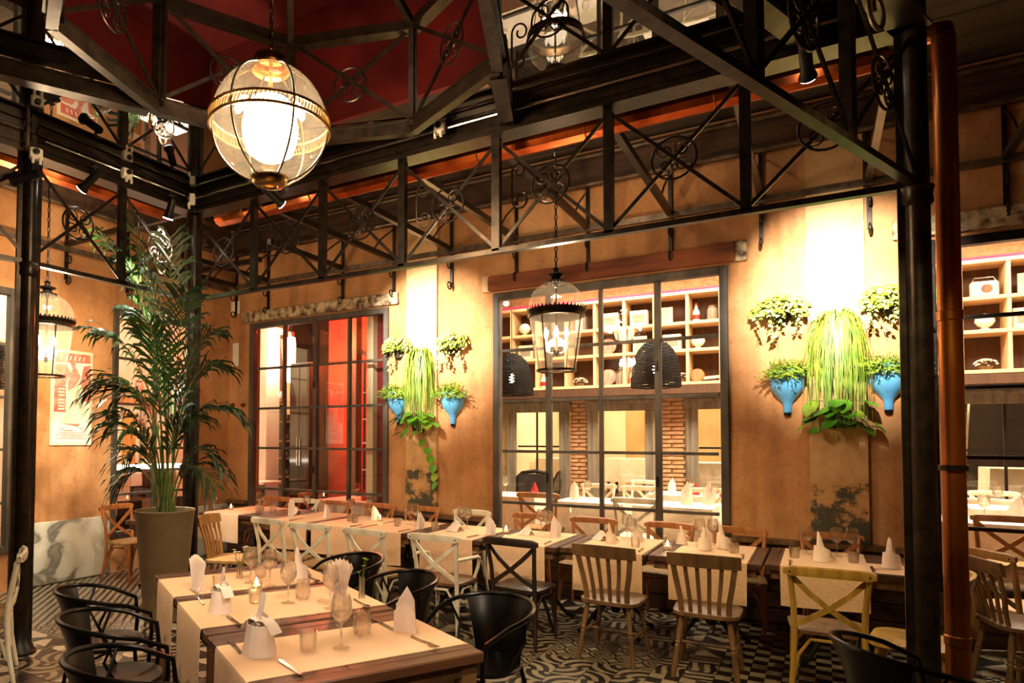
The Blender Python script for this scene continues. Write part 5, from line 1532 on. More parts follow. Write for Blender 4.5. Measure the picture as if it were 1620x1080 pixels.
# things standing on top of the canopy, seen through the lantern roof
bx = thing('cardboard_box', 'pale cardboard box on the roof behind the globe lantern', 'box', (-4.95, 3.75, 4.06), R(24))
MB().box((0, 0, .14), (.46, .34, .28), bev=.004).build('box_body', 'cardboard', bx)
MB().bar((-.23, -.17, .28), (-.42, -.17, .36), .005, .005).box((-.29, 0, .31), (.12, .33, .006), mtx=Matrix.Rotation(R(24), 4, 'Y')).build('flap', 'cardboard', bx)
random.seed(8)
fp = thing('roof_plant', 'yellow-green spiky plant on the roof left of the octagon upright', 'plant', (-5.02, 3.30, 4.06))
MB().lathe([(0, 0), (.09, 0), (.12, .15), (.11, .15), (.08, .02), (0, .02)], 16).build('pot', 'basket', fp, smooth=True)
mb = MB(); b = mb.b
for k in range(40):
    a = random.uniform(0, 6.28); e = random.uniform(.3, 1.4); L = random.uniform(.2, .38)
    d = Vector((math.cos(a)*math.cos(e), math.sin(a)*math.cos(e), math.sin(e))); s = d.cross(Vector((0, 0, 1))).normalized()*.010
    p = Vector((0, 0, .12)); q = p+d*L*.6; r_ = p+d*L+Vector((0, 0, -.05))
    b.faces.new([b.verts.new(p-s*.5), b.verts.new(p+s*.5), b.verts.new(q+s), b.verts.new(r_), b.verts.new(q-s)])
mb.build('leaves', 'leaf_lime', fp, fix=False)
lamp('SPOT', 'roof_spot', (-4.3, 3.4, 4.9), 30, WARM, .03, (-5.0, 3.5, 4.15), 50, .8)
# ------------------------------------------------------------------ dining room behind the window wall
FZ = .2
struct('floor_2', MB().box((.6, 9.0, FZ-.05), (11.1, 3.7, .1)), 'floor_plain')
struct('ceiling_3', MB().box((.6, 10.8, 4.5), (11.1, 7.4, .1)), 'cream')
struct('wall_partition', MB().box((-5.0, 10.8, 2.25), (.1, 7.4, 4.5)), 'cream')
struct('wall_pier', MB().box((-4.72, 7.7, 2.2), (.55, 1.0, 4.4)), 'red_paint')
struct('wall_east', MB().box((6.15, 10.8, 2.25), (.1, 7.4, 4.5)), 'wall_far')
FY = 11.0
OPN = [(-4.73, -3.59), (-3.29, -2.18), (-1.76, -.62), (-.25, .90), (1.27, 2.80), (3.3, 4.6)]
mb = MB(); xp = -4.95
for a, b in OPN:
    mb.box(((xp+a)/2, FY+.12, 1.25), (a-xp, .2, 2.1)); xp = b
mb.box(((xp+6.1)/2, FY+.12, 1.25), (6.1-xp, .2, 2.1)); mb.box((.6, FY+.12, 3.4), (11.1, .2, 2.2))
wf = struct('wall_far', mb, 'mortar')
random.seed(77)
bm_cache = {}
def brick(x, z, w_, parent, y=FY+.01, h=.062):
    key = round(w_, 2)
    if key not in bm_cache:
        m_ = MB(); m_.box((0, 0, 0), (w_-.012, .05, h-.012), bev=.006); o = m_.build('brick', 'brick', parent); bm_cache[key] = o
    else:
        o = bm_cache[key].copy(); C.objects.link(o); o.parent = parent
    o.location = (x, y-.012*random.random(), z); o.rotation_euler = (0, 0, R(random.uniform(-2, 2)))
    return o
for a, b in ((-3.59, -3.29), (-2.18, -1.76), (-.62, -.25)):
    z = .26; k = 0
    while z < 2.45:
        if k % 2: brick((a+b)/2-.02, z, b-a-.02, wf)
        else:
            brick(a+(b-a)*.25, z, (b-a)*.48, wf); brick(a+(b-a)*.75, z, (b-a)*.48, wf)
        z += .066; k += 1
# weathered grey frames round the openings to the raised room
for i, (a, b) in enumerate(OPN):
    t = struct('trim_%d' % (30+i), MB().box(((a+b)/2, FY-.02, .24), (b-a, .08, .06)), 'grey_wood')
    for x in (a+.09, b-.09):
        for off, w_, d in ((0, .18, .05), (-.05*(1 if x < (a+b)/2 else -1), .05, .08)):
            MB().box((x+off, FY-.01-d/2, 1.18), (w_, d, 1.92), bev=.006).build('jamb', 'grey_wood', t)
    for zz, h, d in ((2.22, .16, .05), (2.285, .05, .09)):
        MB().box(((a+b)/2, FY-.01-d/2, zz), (b-a+.04, d, h), bev=.006).build('head', 'grey_wood', t)
    MB().box(((a+b)/2, FY+.05, 1.2), (b-a-.3, .005, 1.9)).build('pane', 'glass', t)
    if i in (0, 2, 4):
        for x in (a+.18+(b-a-.36)*.45, a+.18+(b-a-.36)*.72): MB().box((x, FY+.05, 1.2), (.03, .03, 1.9)).build('mullion', 'iron_black', t)
        MB().box(((a+b)/2, FY+.05, 1.55), (b-a-.36, .025, .03)).build('mullion', 'iron_black', t)
# raised room behind the openings
struct('floor_3', MB().box((.6, 13.2, .50), (11.1, 4.0, .1)), 'floor_plain')
struct('wall_raised', MB().box((.6, 15.0, 2.4), (11.1, .1, 4.2)), 'wall_far')
for i, (x, w_, m_) in enumerate(((-5.9, .7, 'dark_wall'), (-3.9, .55, 'cream'), (-2.9, .6, 'cream'), (-.4, .9, 'dark_wall'), (2.2, 1.6, 'dark_wall'))):
    struct('trim_%d' % (40+i), MB().box((x, 14.93, 1.9), (w_, .05, 2.7)), m_)
def clothed_table(name, label, x, y, w_, d, z, fz, group):
    t = thing(name, label, 'table', (x, y, fz), 0, group); h = z-fz
    mb = MB(); b = mb.b
    def fn(i, j):
        a = 2*PI*i; sq = lambda c: max(-1, min(1, c*1.45))
        px, py = sq(math.cos(a))*w_/2, sq(math.sin(a))*d/2
        k = min(1, max(0, j*1.25-.25)) if j > .2 else 0
        s = j/.2 if j < .2 else 1
        drop = 0 if j <= .2 else (j-.2)/.8
        f = 1+.05*drop+.035*drop*math.sin(a*9+x)
        return (px*s*f, py*s*f, h-drop*h*.62)
    mb.grid(fn, 48, 10)
    bmesh.ops.remove_doubles(b, verts=b.verts, dist=.0005)
    mb.build('tablecloth', 'linen_white', t, smooth=True)
    for sx in (-1, 1):
        for sy in (-1, 1):
            MB().bar((sx*(w_/2-.08), sy*(d/2-.08), 0), (sx*(w_/2-.08), sy*(d/2-.08), h-.02), .05).build('leg', 'oak_brown', t)
    return t
clothed_table('clothed_table', 'white clothed table in the raised room, in the middle opening behind the lampshade window', -3.30, 13.9, .85, .8, 1.30, .55, 'white tables of the raised room')
clothed_table('clothed_table', 'white clothed table in the raised room, in the left opening behind the lampshade window', -4.40, 13.0, .85, .8, 1.30, .55, 'white tables of the raised room')
clothed_table('clothed_table', 'white clothed table in the raised room, in the right opening behind the lampshade window', -1.45, 12.0, .85, .8, 1.30, .55, 'white tables of the raised room')
clothed_table('clothed_table', 'white clothed table in the raised room behind the right edge window', 2.4, 12.2, .9, .8, 1.30, .55, 'white tables of the raised room')
rt2 = [(-3.35, 8.1, .75, .75, 'left lampshade window, beside the black chairs'), (-2.25, 7.85, .8, .75, 'right behind the lampshade window, below the lantern'), (-1.35, 7.85, .8, .75, 'right behind the lampshade window, under the right lampshade'),
       (-1.55, 9.5, .8, .75, 'second row, by the brick pier'), (1.35, 7.85, .9, .7, 'right behind the window at the right edge'), (1.75, 9.5, .9, .75, 'second row behind the right edge window'), (2.45, 7.9, .8, .7, 'behind the far right of the edge window')]
for x, y, w_, d, lab in rt2:
    clothed_table('clothed_table', 'white clothed table in the room beyond, '+lab, x, y, w_, d, .95, FZ, 'white tables of the room beyond')
wc = dup(w1, (-2.55, 8.75, FZ), PI, 'white cross-back chair in the room beyond, behind the left of the lampshade window', mats={'seat': 'white_paint'})
for x, y, rz, lab in ((-1.95, 8.62, PI+.1, 'beside the brick pier'), (-1.20, 8.70, PI, 'right of the brick pier'), (-2.32, 10.02, PI-.4, 'farther back, turned, in front of the middle opening'), (-1.62, 7.28, 0, 'with its back to the lampshade window'), (-.95, 10.1, .6, 'at the right opening'),
                      (1.45, 8.70, PI, 'behind the window at the right edge, left one'), (2.05, 8.75, PI+.2, 'behind the window at the right edge, right one'), (1.75, 10.2, PI, 'second row behind the right edge window')):
    dup(wc, (x, y, FZ), rz, 'white cross-back chair in the room beyond, '+lab)
dup(ws, (-2.72, 7.36, FZ), .1, 'oak cross-back chair in the room beyond, close behind the left of the lampshade window')
dup(ws, (-.62, 8.30, FZ), PI+.7, 'oak cross-back chair in the room beyond, behind the right end of the lampshade window')
dup(ws, (1.28, 7.35, FZ), 0, 'oak cross-back chair in the room beyond, low behind the right edge window')
upholstered('upholstered_chair', 'black upholstered chair in the room beyond, left behind the lampshade window', (-3.45, 8.85, FZ), PI+.2)
windsor('windsor_chair', 'black hoop-back spindle chair in the room beyond, left behind the lampshade window', (-3.62, 9.75, FZ), PI-.9)
k = 0
for x, y, lab in ((-3.5, 8.05, 'by the black chairs'), (-2.35, 7.85, 'below the lantern'), (-1.45, 9.45, 'by the brick pier'), (1.25, 7.85, 'at the right edge, left one'), (1.55, 7.80, 'at the right edge, right one'), (1.62, 9.45, 'second row at the right edge, left one'), (1.86, 9.5, 'second row at the right edge, right one'), (-.98, 7.9, 'at the right end of the lampshade window')):
    glassware('wine', 'wine glass on a white clothed table, '+lab, (x, y, .953), 'wine glasses of the room beyond', s=1.1)
for x, y, s, lab in ((-2.5, 7.8, 1.3, 'below the lantern'), (-1.25, 7.85, 1.5, 'under the right lampshade'), (-1.05, 8.0, 1.5, 'right end of the lampshade window'), (-1.7, 9.5, 1.2, 'by the brick pier'), (2.0, 9.45, 1.3, 'second row at the right edge'), (1.5, 7.95, 1.3, 'behind the right edge window')):
    napkin('white napkin on a white clothed table, '+lab, (x, y, .955), .3, 'house', s)
for x, y, lab in ((-1.38, 9.35, 'by the brick pier'), (2.18, 9.5, 'second row at the right edge'), (-3.15, 8.2, 'by the black chairs')):
    t = thing('red_lamp', 'small red glass table lamp on a white table, '+lab, 'table lamp', (x, y, .953), 0, 'red table lamps')
    mb = MB(); mb.lathe([(0, 0), (.045, 0), (.05, .02), (.045, .06), (.02, .11), (.014, .15), (0, .155)], 14); mb.build('glass_body', 'red_thing', t, smooth=True)
    mb = MB(); mb.lathe([(0, .03), (.02, .03), (.02, .05), (0, .055)], 10, c=(-.0, -.035, 0)); mb.build('glow', 'led_red', t)
# wicker lampshades
def wicker(label, loc):
    t = thing('wicker_lampshade', label, 'lampshade', loc)
    prof = [(.298, 0), (.292, .10), (.282, .22), (.255, .36), (.205, .47), (.13, .55), (.05, .585), (.02, .59)]
    mb = MB()
    def pr_(z):
        for (r0, z0), (r1, z1) in zip(prof, prof[1:]):
            if z0 <= z <= z1: return r0+(r1-r0)*(z-z0)/(z1-z0)
        return .02
    for k in range(30):
        z = .585*(1-(1-k/29)**1.0); r_ = pr_(z)
        mb.tube([(r_*math.cos(2*PI*i/32), r_*math.sin(2*PI*i/32), z+.004*math.sin(8*2*PI*i/32+k*PI)) for i in range(32)], .0095, 5, closed=True)
    mb.build('weave', 'wicker', t, smooth=True)
    mb = MB()
    for k in range(36):
        a = 2*PI*k/36
        mb.tube([(r_*1.01*math.cos(a), r_*1.01*math.sin(a), z) for r_, z in prof], .005, 4)
    mb.build('ribs', 'wicker', t)
    mb = MB(); mb.lathe([(0, .16), (.03, .18), (.04, .22), (.03, .27), (.012, .30), (0, .30)], 14); mb.build('bulb', 'bulb', t, smooth=True)
    mb = MB(); mb.tube([(0, 0, .29), (0, 0, 4.45-loc[2])], .006, 6); mb.build('cord', 'iron_black', t)
    return t
wicker('black wicker dome lampshade behind the right half of the lampshade window', (-1.76, 8.8, 2.34))
wicker('black wicker dome lampshade cut off by the left side of the lampshade window', (-3.72, 8.8, 2.30))

# shelf unit with niches high on the far wall
su = thing('niche_shelf', 'long pale wooden niche shelf with lit compartments high on the far wall', 'shelf', (0, 10.5, 0))
NX = [-4.90, -4.45, -4.0, -3.5, -3.03, -2.57, -2.12, -1.65, -1.20, -.75, -.30, .15, .60, 1.05, 1.50, 1.95, 2.40, 2.85, 3.30]
NZ = [2.51, 3.0, 3.41, 3.86]
xa, xb = NX[0], NX[-1]
for z in NZ: MB().box(((xa+xb)/2, .2, z), (xb-xa, .42, .045), bev=.003).build('shelf_board', 'shelf_wood', su)
for i, x in enumerate(NX): MB().box((x, .2, (NZ[0]+NZ[-1])/2), (.04, .40, NZ[-1]-NZ[0]-.04)).build('divider', 'shelf_wood', su)
MB().box(((xa+xb)/2, .415, 3.19), (xb-xa, .02, 1.36)).build('back_panel', 'shelf_back', su)
MB().box(((xa+xb)/2, .02, 3.905), (xb-xa, .025, .03)).build('red_light_strip', 'led_red', su)
for x in range(-4, 4): lamp('AREA', 'strip_lamp', (x+.3, 10.35, 4.1), 9, WHITE, (.9, .05), (x+.3, 10.7, 3.0))
struct('trim_29', MB().box((.6, 10.72, 2.42), (11.0, .5, .12)), 'shelf_back')
random.seed(5)
def niche_thing(kind, x, z, lab):
    loc = (x, 10.62, z+.0235); where_ = lab
    if kind == 'frame':
        t = thing('picture_frame', 'small framed picture on the niche shelf, '+where_, 'picture frame', loc, 0, None)
        MB().box((0, .03, .13), (.21, .02, .26), bev=.004).build('frame', 'cream', t); MB().box((0, .018, .13), (.13, .008, .17)).build('picture', 'print_green', t)
    elif kind == 'bottle':
        t = thing('bottle', 'red-capped bottle on the niche shelf, '+where_, 'bottle', loc)
        mb = MB(); mb.lathe([(0, 0), (.045, 0), (.048, .02), (.048, .14), (.02, .20), (.018, .24), (0, .24)], 14); mb.build('body', 'plastic_white', t, smooth=True)
        mb = MB(); mb.lathe([(.022, .235), (.022, .27), (0, .272)], 12); mb.build('cap', 'red_thing', t); mb = MB(); mb.lathe([(.0485, .03), (.0485, .10)], 14); mb.build('label', 'red_thing', t)
    elif kind == 'jar':
        t = thing('jar', 'dark jar on the niche shelf, '+where_, 'jar', loc)
        mb = MB(); mb.lathe([(0, 0), (.065, 0), (.07, .02), (.07, .16), (.05, .19), (0, .19)], 16); mb.build('body', 'grey_wood', t, smooth=True); mb = MB(); mb.lathe([(.055, .185), (.055, .215), (0, .22)], 14); mb.build('lid', 'oak_brown', t)
    elif kind == 'box':
        t = thing('box', 'pale box leaning on the niche shelf, '+where_, 'box', loc)
        MB().box((0, 0, .12), (.26, .12, .24), bev=.006).build('body', 'cream', t); MB().box((0, -.062, .12), (.18, .004, .13)).build('panel', 'frame_pale', t)
    elif kind == 'books':
        for k in range(4):
            o = MB().box((0, 0, .11+.01*(k % 2)), (.035, .16, .22+.02*(k % 2)), bev=.003).build('book', ('cream', 'print_rose', 'linen_white', 'grey_wood')[k], None, loc=(loc[0]-.07+.04*k, loc[1], loc[2]))
            tag(o, 'upright book, %s from left in the niche %s' % (ORD[k], where_), 'book', 'books on the niche shelf')
        return
    elif kind == 'radio':
        t = thing('radio', 'cream radio with round dial on the niche shelf, '+where_, 'radio', loc)
        MB().box((0, 0, .10), (.27, .10, .19), bev=.02).build('case', 'cream', t)
        mb = MB(); mb.lathe([(.0, .006), (.05, .006), (.055, 0)], 18); mb.move(Matrix.Translation((.02, -.052, .10)) @ Matrix.Rotation(PI/2, 4, 'X')); mb.build('dial', 'oak_brown', t)
        mb = MB(); mb.tube([(-.12, 0, .18), (-.09, 0, .245), (.09, 0, .245), (.12, 0, .18)], .008, 6); mb.build('handle', 'steel', t)
    elif kind == 'plate':
        t = thing('plate', 'round plate standing on the niche shelf, '+where_, 'plate', loc)
        mb = MB(); mb.lathe([(0, .012), (.08, .012), (.13, .0), (.132, .006), (.082, .02), (0, .02)], 24); mb.move(Matrix.Translation((0, .05, .135)) @ Matrix.Rotation(R(78), 4, 'X')); mb.build('dish', 'print_rose', t, smooth=True)
    elif kind == 'lampglobe':
        t = thing('white_globe', 'white globe lamp on the niche shelf, '+where_, 'lamp', loc)
        mb = MB(); mb.lathe([(0, 0), (.05, 0), (.05, .02), (.02, .03)], 14); mb.build('foot', 'cream', t)
        mb = MB(); mb.lathe([(.02, .03), (.07, .06), (.10, .11), (.09, .16), (.05, .20), (0, .21)], 18); mb.build('shade', 'linen_white', t, smooth=True)
    elif kind == 'flowers':
        t = thing('flower_bowl', 'bowl of pale flowers on the niche shelf, '+where_, 'flowers', loc)
        mb = MB(); mb.lathe([(0, 0), (.05, 0), (.07, .05), (.066, .05), (.045, .008), (0, .008)], 14); mb.build('bowl', 'oak_brown', t, smooth=True)
        mb = MB()
        for k in range(40):
            a = random.uniform(0, 6.28); e = random.uniform(0, 1.5); d = Vector((math.cos(a)*math.cos(e)*1.25, math.sin(a)*math.cos(e), math.sin(e)*.8))*.085+Vector((0, 0, .06))
            leafquad(mb.b, d, d+Vector((0, 0, .01)), (0, -1, .2), .016, .03)
        mb.build('flowers', 'linen_white', t, fix=False)
    elif kind == 'green':
        t = thing('green_tin', 'bright green tin on the niche shelf, '+where_, 'tin', loc)
        mb = MB(); mb.lathe([(0, 0), (.11, 0), (.115, .03), (.10, .14), (.06, .2), (0, .21)], 18); mb.build('body', 'green_thing', t, smooth=True); mb = MB(); mb.lathe([(.02, .2), (.03, .22), (0, .24)], 10); mb.build('knob', 'green_thing', t)
    elif kind == 'lying':
        t = thing('ukulele', 'small guitar lying on the niche shelf, '+where_, 'guitar', loc)
        mb = MB(); mb.lathe([(0, 0), (.09, 0), (.10, .01), (.10, .045), (.09, .055), (0, .055)], 18); mb.move(Matrix.Translation((-.08, 0, .09)) @ Matrix.Rotation(R(80), 4, 'X')); mb.build('body', 'oak_warm', t, smooth=True)
        MB().bar((0, 0, .05), (.26, 0, .07), .045, .04).build('neck', 'cream', t)
nt_ = [('box', -4.22, 1, 'second from left, middle row'), ('jar', -3.76, 2, 'upper row, left of the lantern'), ('books', -3.26, 2, 'upper row right behind the lantern'), ('plate', -2.86, 0, 'lower row, just right of the lantern'), ('flowers', -3.3, 0, 'lower row behind the lantern'), ('bottle', -3.92, 0, 'lower row, beside the left lampshade'),
       ('box', -2.80, 2, 'upper row right of the lantern'), ('box', -2.36, 2, 'upper row above the right lampshade, left'), ('frame', -1.98, 2, 'upper row above the right lampshade'), ('bottle', -1.54, 2, 'upper row, right end of the lampshade window'), ('jar', -1.32, 2, 'upper row, right end of the lampshade window'),
       ('plate', -2.86, 1, 'middle row right of the lantern'), ('frame', -2.36, 1, 'middle row above the right lampshade'), ('box', -1.88, 1, 'middle row right of the right lampshade'), ('lampglobe', -1.52, 1, 'middle row, right end of the lampshade window'), ('bottle', -2.46, 0, 'lower row left of the right lampshade'),
       ('lying', -1.45, 0, 'lower row right of the right lampshade'), ('flowers', -1.75, 0, 'lower row beside the right lampshade'), ('jar', -2.66, 0, 'lower row by the red bottle'), ('lampglobe', -4.25, 2, 'upper row, left edge of the lampshade window'),
       ('green', 1.24, 2, 'between the iron post and the copper pipe'), ('radio', 1.74, 2, 'upper row beside the copper pipe'), ('lampglobe', 1.74, 1, 'middle row right of the copper pipe'), ('flowers', 1.74, 0, 'lower row right of the copper pipe'), ('books', 1.24, 1, 'middle row by the iron post'), ('box', 2.12, 1, 'middle row at the right edge'), ('jar', 1.28, 0, 'lower row by the iron post'), ('frame', 2.16, 2, 'upper row at the right edge')]
for k, x, r_, lab in nt_: niche_thing(k, x, NZ[r_], lab)
# ladder and coat hooks in the raised room behind the right edge window
t = thing('ladder', 'thin metal ladder leaning in the dark behind the right edge window', 'ladder', (1.75, 13.2, .55), R(-20))
for x in (-.2, .2): MB().bar((x, -.5, 0), (x*.8, .5, 2.6), .03).build('rail', 'steel', t)
for k in range(8): MB().bar((-.2+.005*k, -.5+.125*k, .28*k+.15), (.2-.005*k, -.5+.125*k, .28*k+.15), .025).build('rung', 'steel', t)

# ------------------------------------------------------------------ bar room behind the red-lit window
struct('floor_4', MB().box((-7.6, 10.2, -.05), (5.3, 6.2, .1)).box((-9.0, 1.5, -.05), (2.7, 11.2, .1)), 'floor_plain')
struct('ceiling_4', MB().box((-7.6, 10.2, 4.4), (5.3, 6.2, .1)).box((-9.0, 1.5, 4.4), (2.7, 11.2, .1)), 'dark_wall')
struct('wall_bar', MB().box((-6.5, 10.1, 2.2), (3.1, .1, 4.4)), 'red_wall')
struct('wall_bar_left', MB().box((-8.95, 11.4, 2.2), (2.8, .1, 4.4)), 'dark_wall')
struct('wall_bar_side', MB().box((-5.07, 9.15, 2.2), (.03, 4.0, 4.4)), 'red_paint')
struct('wall_west', MB().box((-10.3, 4.0, 2.2), (.1, 15.6, 4.4)), 'cream')
struct('wall_south', MB().box((-9.0, -4.1, 2.2), (2.7, .1, 4.4)), 'cream')
wcx = thing('white_column', 'white square column seen through the left of the red-lit window', 'column', (-8.72, 9.0, 0))
MB().box((0, 0, 1.8), (.44, .35, 3.6), bev=.01).build('shaft', 'cream', wcx); MB().box((0, 0, 3.66), (.54, .45, .12), bev=.01).build('capital', 'cream', wcx); MB().box((0, 0, .08), (.50, .41, .16), bev=.01).build('plinth', 'cream', wcx)
sh = thing('bar_shelf', 'wooden bar shelf with bottles behind the white column', 'shelf', (-8.62, 9.9, 0))
for z in (.92, 1.28, 1.62, 2.0, 2.35): MB().box((0, 0, z), (1.0, .25, .035), bev=.003).build('shelf_board', 'oak', sh)
for x in (-.5, .5): MB().box((x, 0, 1.2), (.04, .25, 2.4)).build('side', 'oak_brown', sh)
MB().box((0, .13, 1.2), (1.0, .02, 2.4)).build('back', 'shelf_back', sh)
random.seed(3)
def bottle(loc, m_, label, group, h=.27, r_=.038):
    t = thing('bottle', label, 'bottle', loc, 0, group)
    mb = MB(); mb.lathe([(0, 0), (r_, 0), (r_*1.05, .01), (r_*1.05, h*.55), (r_*.4, h*.72), (r_*.36, h*.95), (0, h*.95)], 12); mb.build('glass_body', m_, t, smooth=True)
    mb = MB(); mb.lathe([(r_*1.07, h*.15), (r_*1.07, h*.42)], 12); mb.build('label', 'paper', t)
    mb = MB(); mb.lathe([(r_*.42, h*.90), (r_*.42, h), (0, h)], 10); mb.build('cap', random.choice(('red_thing', 'brass', 'iron_black')), t)
k = 0
for zi, z in enumerate((.94, 1.30, 1.64, 2.02)):
    for j in range(5):
        bottle((-8.98+.19*j, 9.86, z), random.choice(('amber_glass', 'bottle_green', 'bottle_dark', 'plastic_white')), 'bottle on the bar shelf, %s from left on the %s board' % (ORD[j], ('lowest', 'second', 'third', 'top')[zi]), 'bottles of the bar shelf'); k += 1
bc = thing('bar_counter', 'brown wooden bar counter behind the red-lit window', 'counter', (-8.60, 8.55, 0))
for j in range(6): MB().box((0, -.2, .08+.14*j), (1.0, .04, .132), bev=.004).build('plank', 'plank_brown', bc)
MB().box((0, 0, .90), (1.1, .48, .05), bev=.006).build('counter_top', 'linen_white', bc)
tl = thing('tube_light', 'glaring white tube lamp behind the red-lit window', 'lamp', (-8.12, 9.05, 3.1))
mb = MB(); mb.lathe([(0, -.42), (.07, -.40), (.08, -.3), (.08, .3), (.07, .4), (0, .42)], 16); mb.build('tube', 'tube_white', tl, smooth=True); MB().lathe([(.05, .42), (.06, .44), (.06, .5), (0, .5)], 12).build('cap', 'steel', tl)
mb = MB(); mb.tube([(0, 0, .5), (0, 0, 1.25)], .008, 6); mb.build('rod', 'iron_black', tl)
db = thing('slanted_board', 'pale board slanting beside the tube lamp', 'board', (-8.36, 9.30, 2.55)); MB().bar((-.12, 0, 1.0), (.06, 0, -.42), .24, .03, (0, 1, 0)).build('board', 'shelf_wood', db); MB().bar((-.12, 0, 1.0), (-.12, 0, 1.80), .02).build('hanger', 'iron_black', db); MB().bar((-.13, 0, 1.02), (.07, 0, -.44), .02, .05, (0, 1, 0)).build('edge', 'oak', db)
fr_ = thing('dark_cabinet', 'tall dark cabinet in the middle of the red-lit window', 'cabinet', (-7.72, 9.1, 0))
MB().box((0, 0, 1.5), (.46, .5, 3.0), bev=.01).build('body', 'dark_wall', fr_)
for x in (-.115, .115): MB().box((x, -.26, 1.5), (.215, .02, 2.9), bev=.005).build('door', 'bottle_dark', fr_)
for x in (-.03, .03): MB().bar((x, -.29, 1.2), (x, -.29, 1.7), .015).build('handle', 'steel', fr_)
wp = thing('wooden_post', 'brown wooden post inside the red-lit window', 'post', (-6.78, 9.2, 0)); MB().box((0, 0, 1.9), (.16, .16, 3.8), bev=.01).build('shaft', 'oak_brown', wp); MB().bar((.05, 0, 3.2), (.9, 0, 2.75), .06, .06).build('brace', 'plank_dark', wp)
kh = thing('steel_shelving', 'steel kitchen shelving with trays at the right of the red-lit window', 'shelving', (-6.15, 9.3, 0))
for x in (-.38, .38):
    for y in (-.18, .18): MB().bar((x, y, 0), (x, y, 3.0), .03).build('upright', 'iron_black', kh)
for z in (.6, 1.15, 1.6, 2.0, 2.45): MB().box((0, 0, z), (.8, .4, .025)).build('shelf_board', 'steel', kh)
for i, (x, z, w_, h, m_) in enumerate(((-.2, 2.02, .3, .22, 'steel'), (.2, 2.02, .25, .12, 'red_thing'), (-.15, 1.62, .25, .15, 'plastic_white'), (.2, 1.17, .28, .2, 'red_thing'), (-.2, 1.17, .2, .12, 'steel'))):
    t = thing('tray', 'tray on the steel shelving, '+('upper left', 'upper right', 'middle', 'lower right', 'lower left')[i], 'tray', (-6.15+x, 9.3, z))
    MB().box((0, 0, h/2), (w_, .3, h), bev=.01).build('body', m_, t); MB().box((0, -.155, h*.7), (w_*.5, .02, .02)).build('handle', 'iron_black', t)
clothed_table('clothed_table', 'white clothed table right behind the red-lit window, right half', -5.65, 7.75, .95, .8, .80, 0, None)
for x, y in ((-5.85, 7.7), (-5.72, 7.75)): pass
glassware('wine', 'wine glass on the white table behind the red-lit window, left one', (-5.80, 7.70, .803), 'wine glasses of the bar room', s=1.1)
glassware('wine', 'wine glass on the white table behind the red-lit window, right one', (-5.66, 7.74, .803), 'wine glasses of the bar room', s=1.1)
dup(ws, (-6.75, 7.75, 0), R(80), 'oak cross-back chair behind the middle of the red-lit window')
t = thing('red_lamp', 'small red glass table lamp behind the red-lit window', 'table lamp', (-5.45, 7.62, .803), 0, 'red table lamps')
mb = MB(); mb.lathe([(0, 0), (.045, 0), (.05, .02), (.045, .06), (.02, .11), (0, .13)], 14); mb.build('glass_body', 'red_thing', t, smooth=True)
MB().lathe([(.03, .13), (.03, .14), (0, .145)], 10).build('lid', 'red_thing', t)

# ------------------------------------------------------------------ room behind the left windows
ls = thing('wall_shelf', 'pale wall shelf with jars behind the left window', 'shelf', (-10.1, 6.9, 0))
MB().box((0, 0, 2.42), (.3, 2.6, .05), bev=.004).build('shelf_board', 'shelf_wood', ls)
MB().box((0, 0, 2.30), (.06, 2.6, .16)).build('rail', 'oak', ls)
for i, y in enumerate((6.0, 6.25, 6.5, 6.75, 7.0, 7.3, 7.6)):
    t = thing('jar', 'coloured jar on the wall shelf behind the palm, %s from left' % ORD[i], 'jar', (-10.05, y, 2.446), 0, 'jars on the wall shelf')
    mb = MB(); mb.lathe([(0, 0), (.07, 0), (.075, .02), (.07, .16), (.045, .19), (0, .19)], 14); mb.build('body', ('amber_glass', 'print_rose', 'red_thing', 'cream', 'amber_glass', 'print_rose', 'cream')[i], t, smooth=True)
    mb = MB(); mb.lathe([(.05, .19), (.05, .22), (0, .225)], 12); mb.build('lid', 'oak_brown', t)
dr = struct('door_1', MB().box((-10.22, 7.0, 1.15), (.06, 1.0, 2.3)), 'cream')
for y in (6.52, 7.48): MB().box((-10.18, y, 1.15), (.08, .09, 2.3), bev=.006).build('door_frame', 'frame_pale', dr)
MB().box((-10.18, 7.0, 2.28), (.08, 1.05, .09), bev=.006).build('door_frame', 'frame_pale', dr)
for y in (6.78, 7.22):
    for z, h in ((.65, .8), (1.65, .9)): MB().box((-10.185, y, z), (.03, .26, h), bev=.006).build('door_panel', 'ochre', dr)
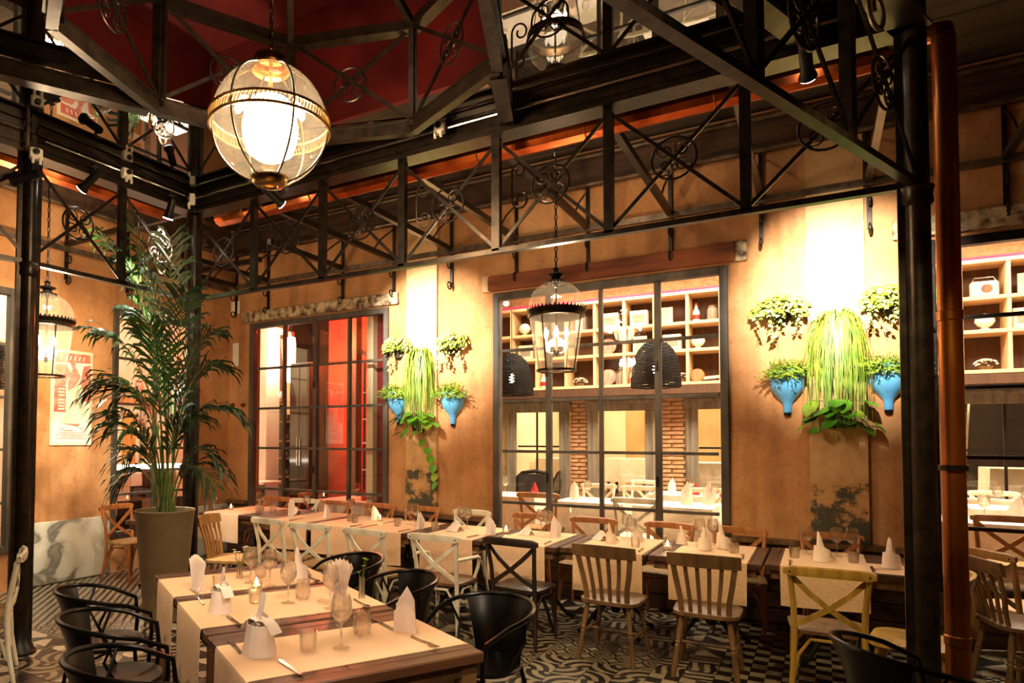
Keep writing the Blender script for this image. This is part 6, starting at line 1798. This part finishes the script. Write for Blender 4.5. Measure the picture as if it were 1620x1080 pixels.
mb = MB(); mb.lathe([(0, .04), (.02, .04), (.02, .0)], 10); mb.move(Matrix.Translation((-10.18, 7.40, 1.1)) @ Matrix.Rotation(PI/2, 4, 'Y')); mb.build('door_knob', 'brass', dr)
ct = thing('tiled_counter', 'counter with a white top made to glow and patterned tile front behind the left window', 'counter', (-9.05, 6.3, 0))
MB().box((0, 0, 1.22), (.5, 2.2, .05), bev=.006).build('counter_top', 'counter_glow', ct)  # no lamp in this top, its bright white is given as emission
MB().box((0, 0, .6), (.42, 2.1, 1.18)).build('carcass', 'dark_wall', ct)
for j in range(10):
    for z in range(5):
        o = MB().box((.217, -.95+.21*j, .2+.21*z), (.012, .204, .204), bev=.002)
        oo = o.build('tile', ('cream', 'dark_wall', 'grey_wood', 'linen_white', 'iron_black')[(j*3+z*2) % 5], ct)
for i, y in enumerate((5.5, 5.72, 5.9, 6.15, 6.4, 6.7)):
    bottle((-9.05, y, 1.246), ('amber_glass', 'bottle_dark', 'amber_glass', 'plastic_white', 'bottle_green', 'amber_glass')[i], 'bottle on the tiled counter behind the palm, %s from left' % ORD[i], 'bottles on the tiled counter', .22)
fs = thing('wall_shelf', 'wall shelf with ornaments at the far left edge window', 'shelf', (-10.1, 4.6, 0))
for z in (2.55, 3.05): MB().box((0, 0, z), (.3, 1.6, .05), bev=.004).build('shelf_board', 'shelf_wood', fs)
for y in (-.8, 0, .8): MB().box((0, y, 2.8), (.28, .04, .5)).build('divider', 'shelf_wood', fs)
for i, y in enumerate((4.1, 4.45, 4.9, 5.2)):
    t = thing('jar', 'jar on the shelf behind the far left window, %s from left' % ORD[i], 'jar', (-10.05, y, 2.576), 0, 'jars behind the far left window')
    mb = MB(); mb.lathe([(0, 0), (.07, 0), (.075, .02), (.07, .16), (.045, .19), (0, .19)], 14); mb.build('body', 'plastic_white', t, smooth=True); mb = MB(); mb.lathe([(.05, .19), (.05, .22), (0, .225)], 12); mb.build('lid', 'oak_brown', t)
wicker('black wicker dome lampshade at the far left edge window', (-8.9, 4.35, 2.30))
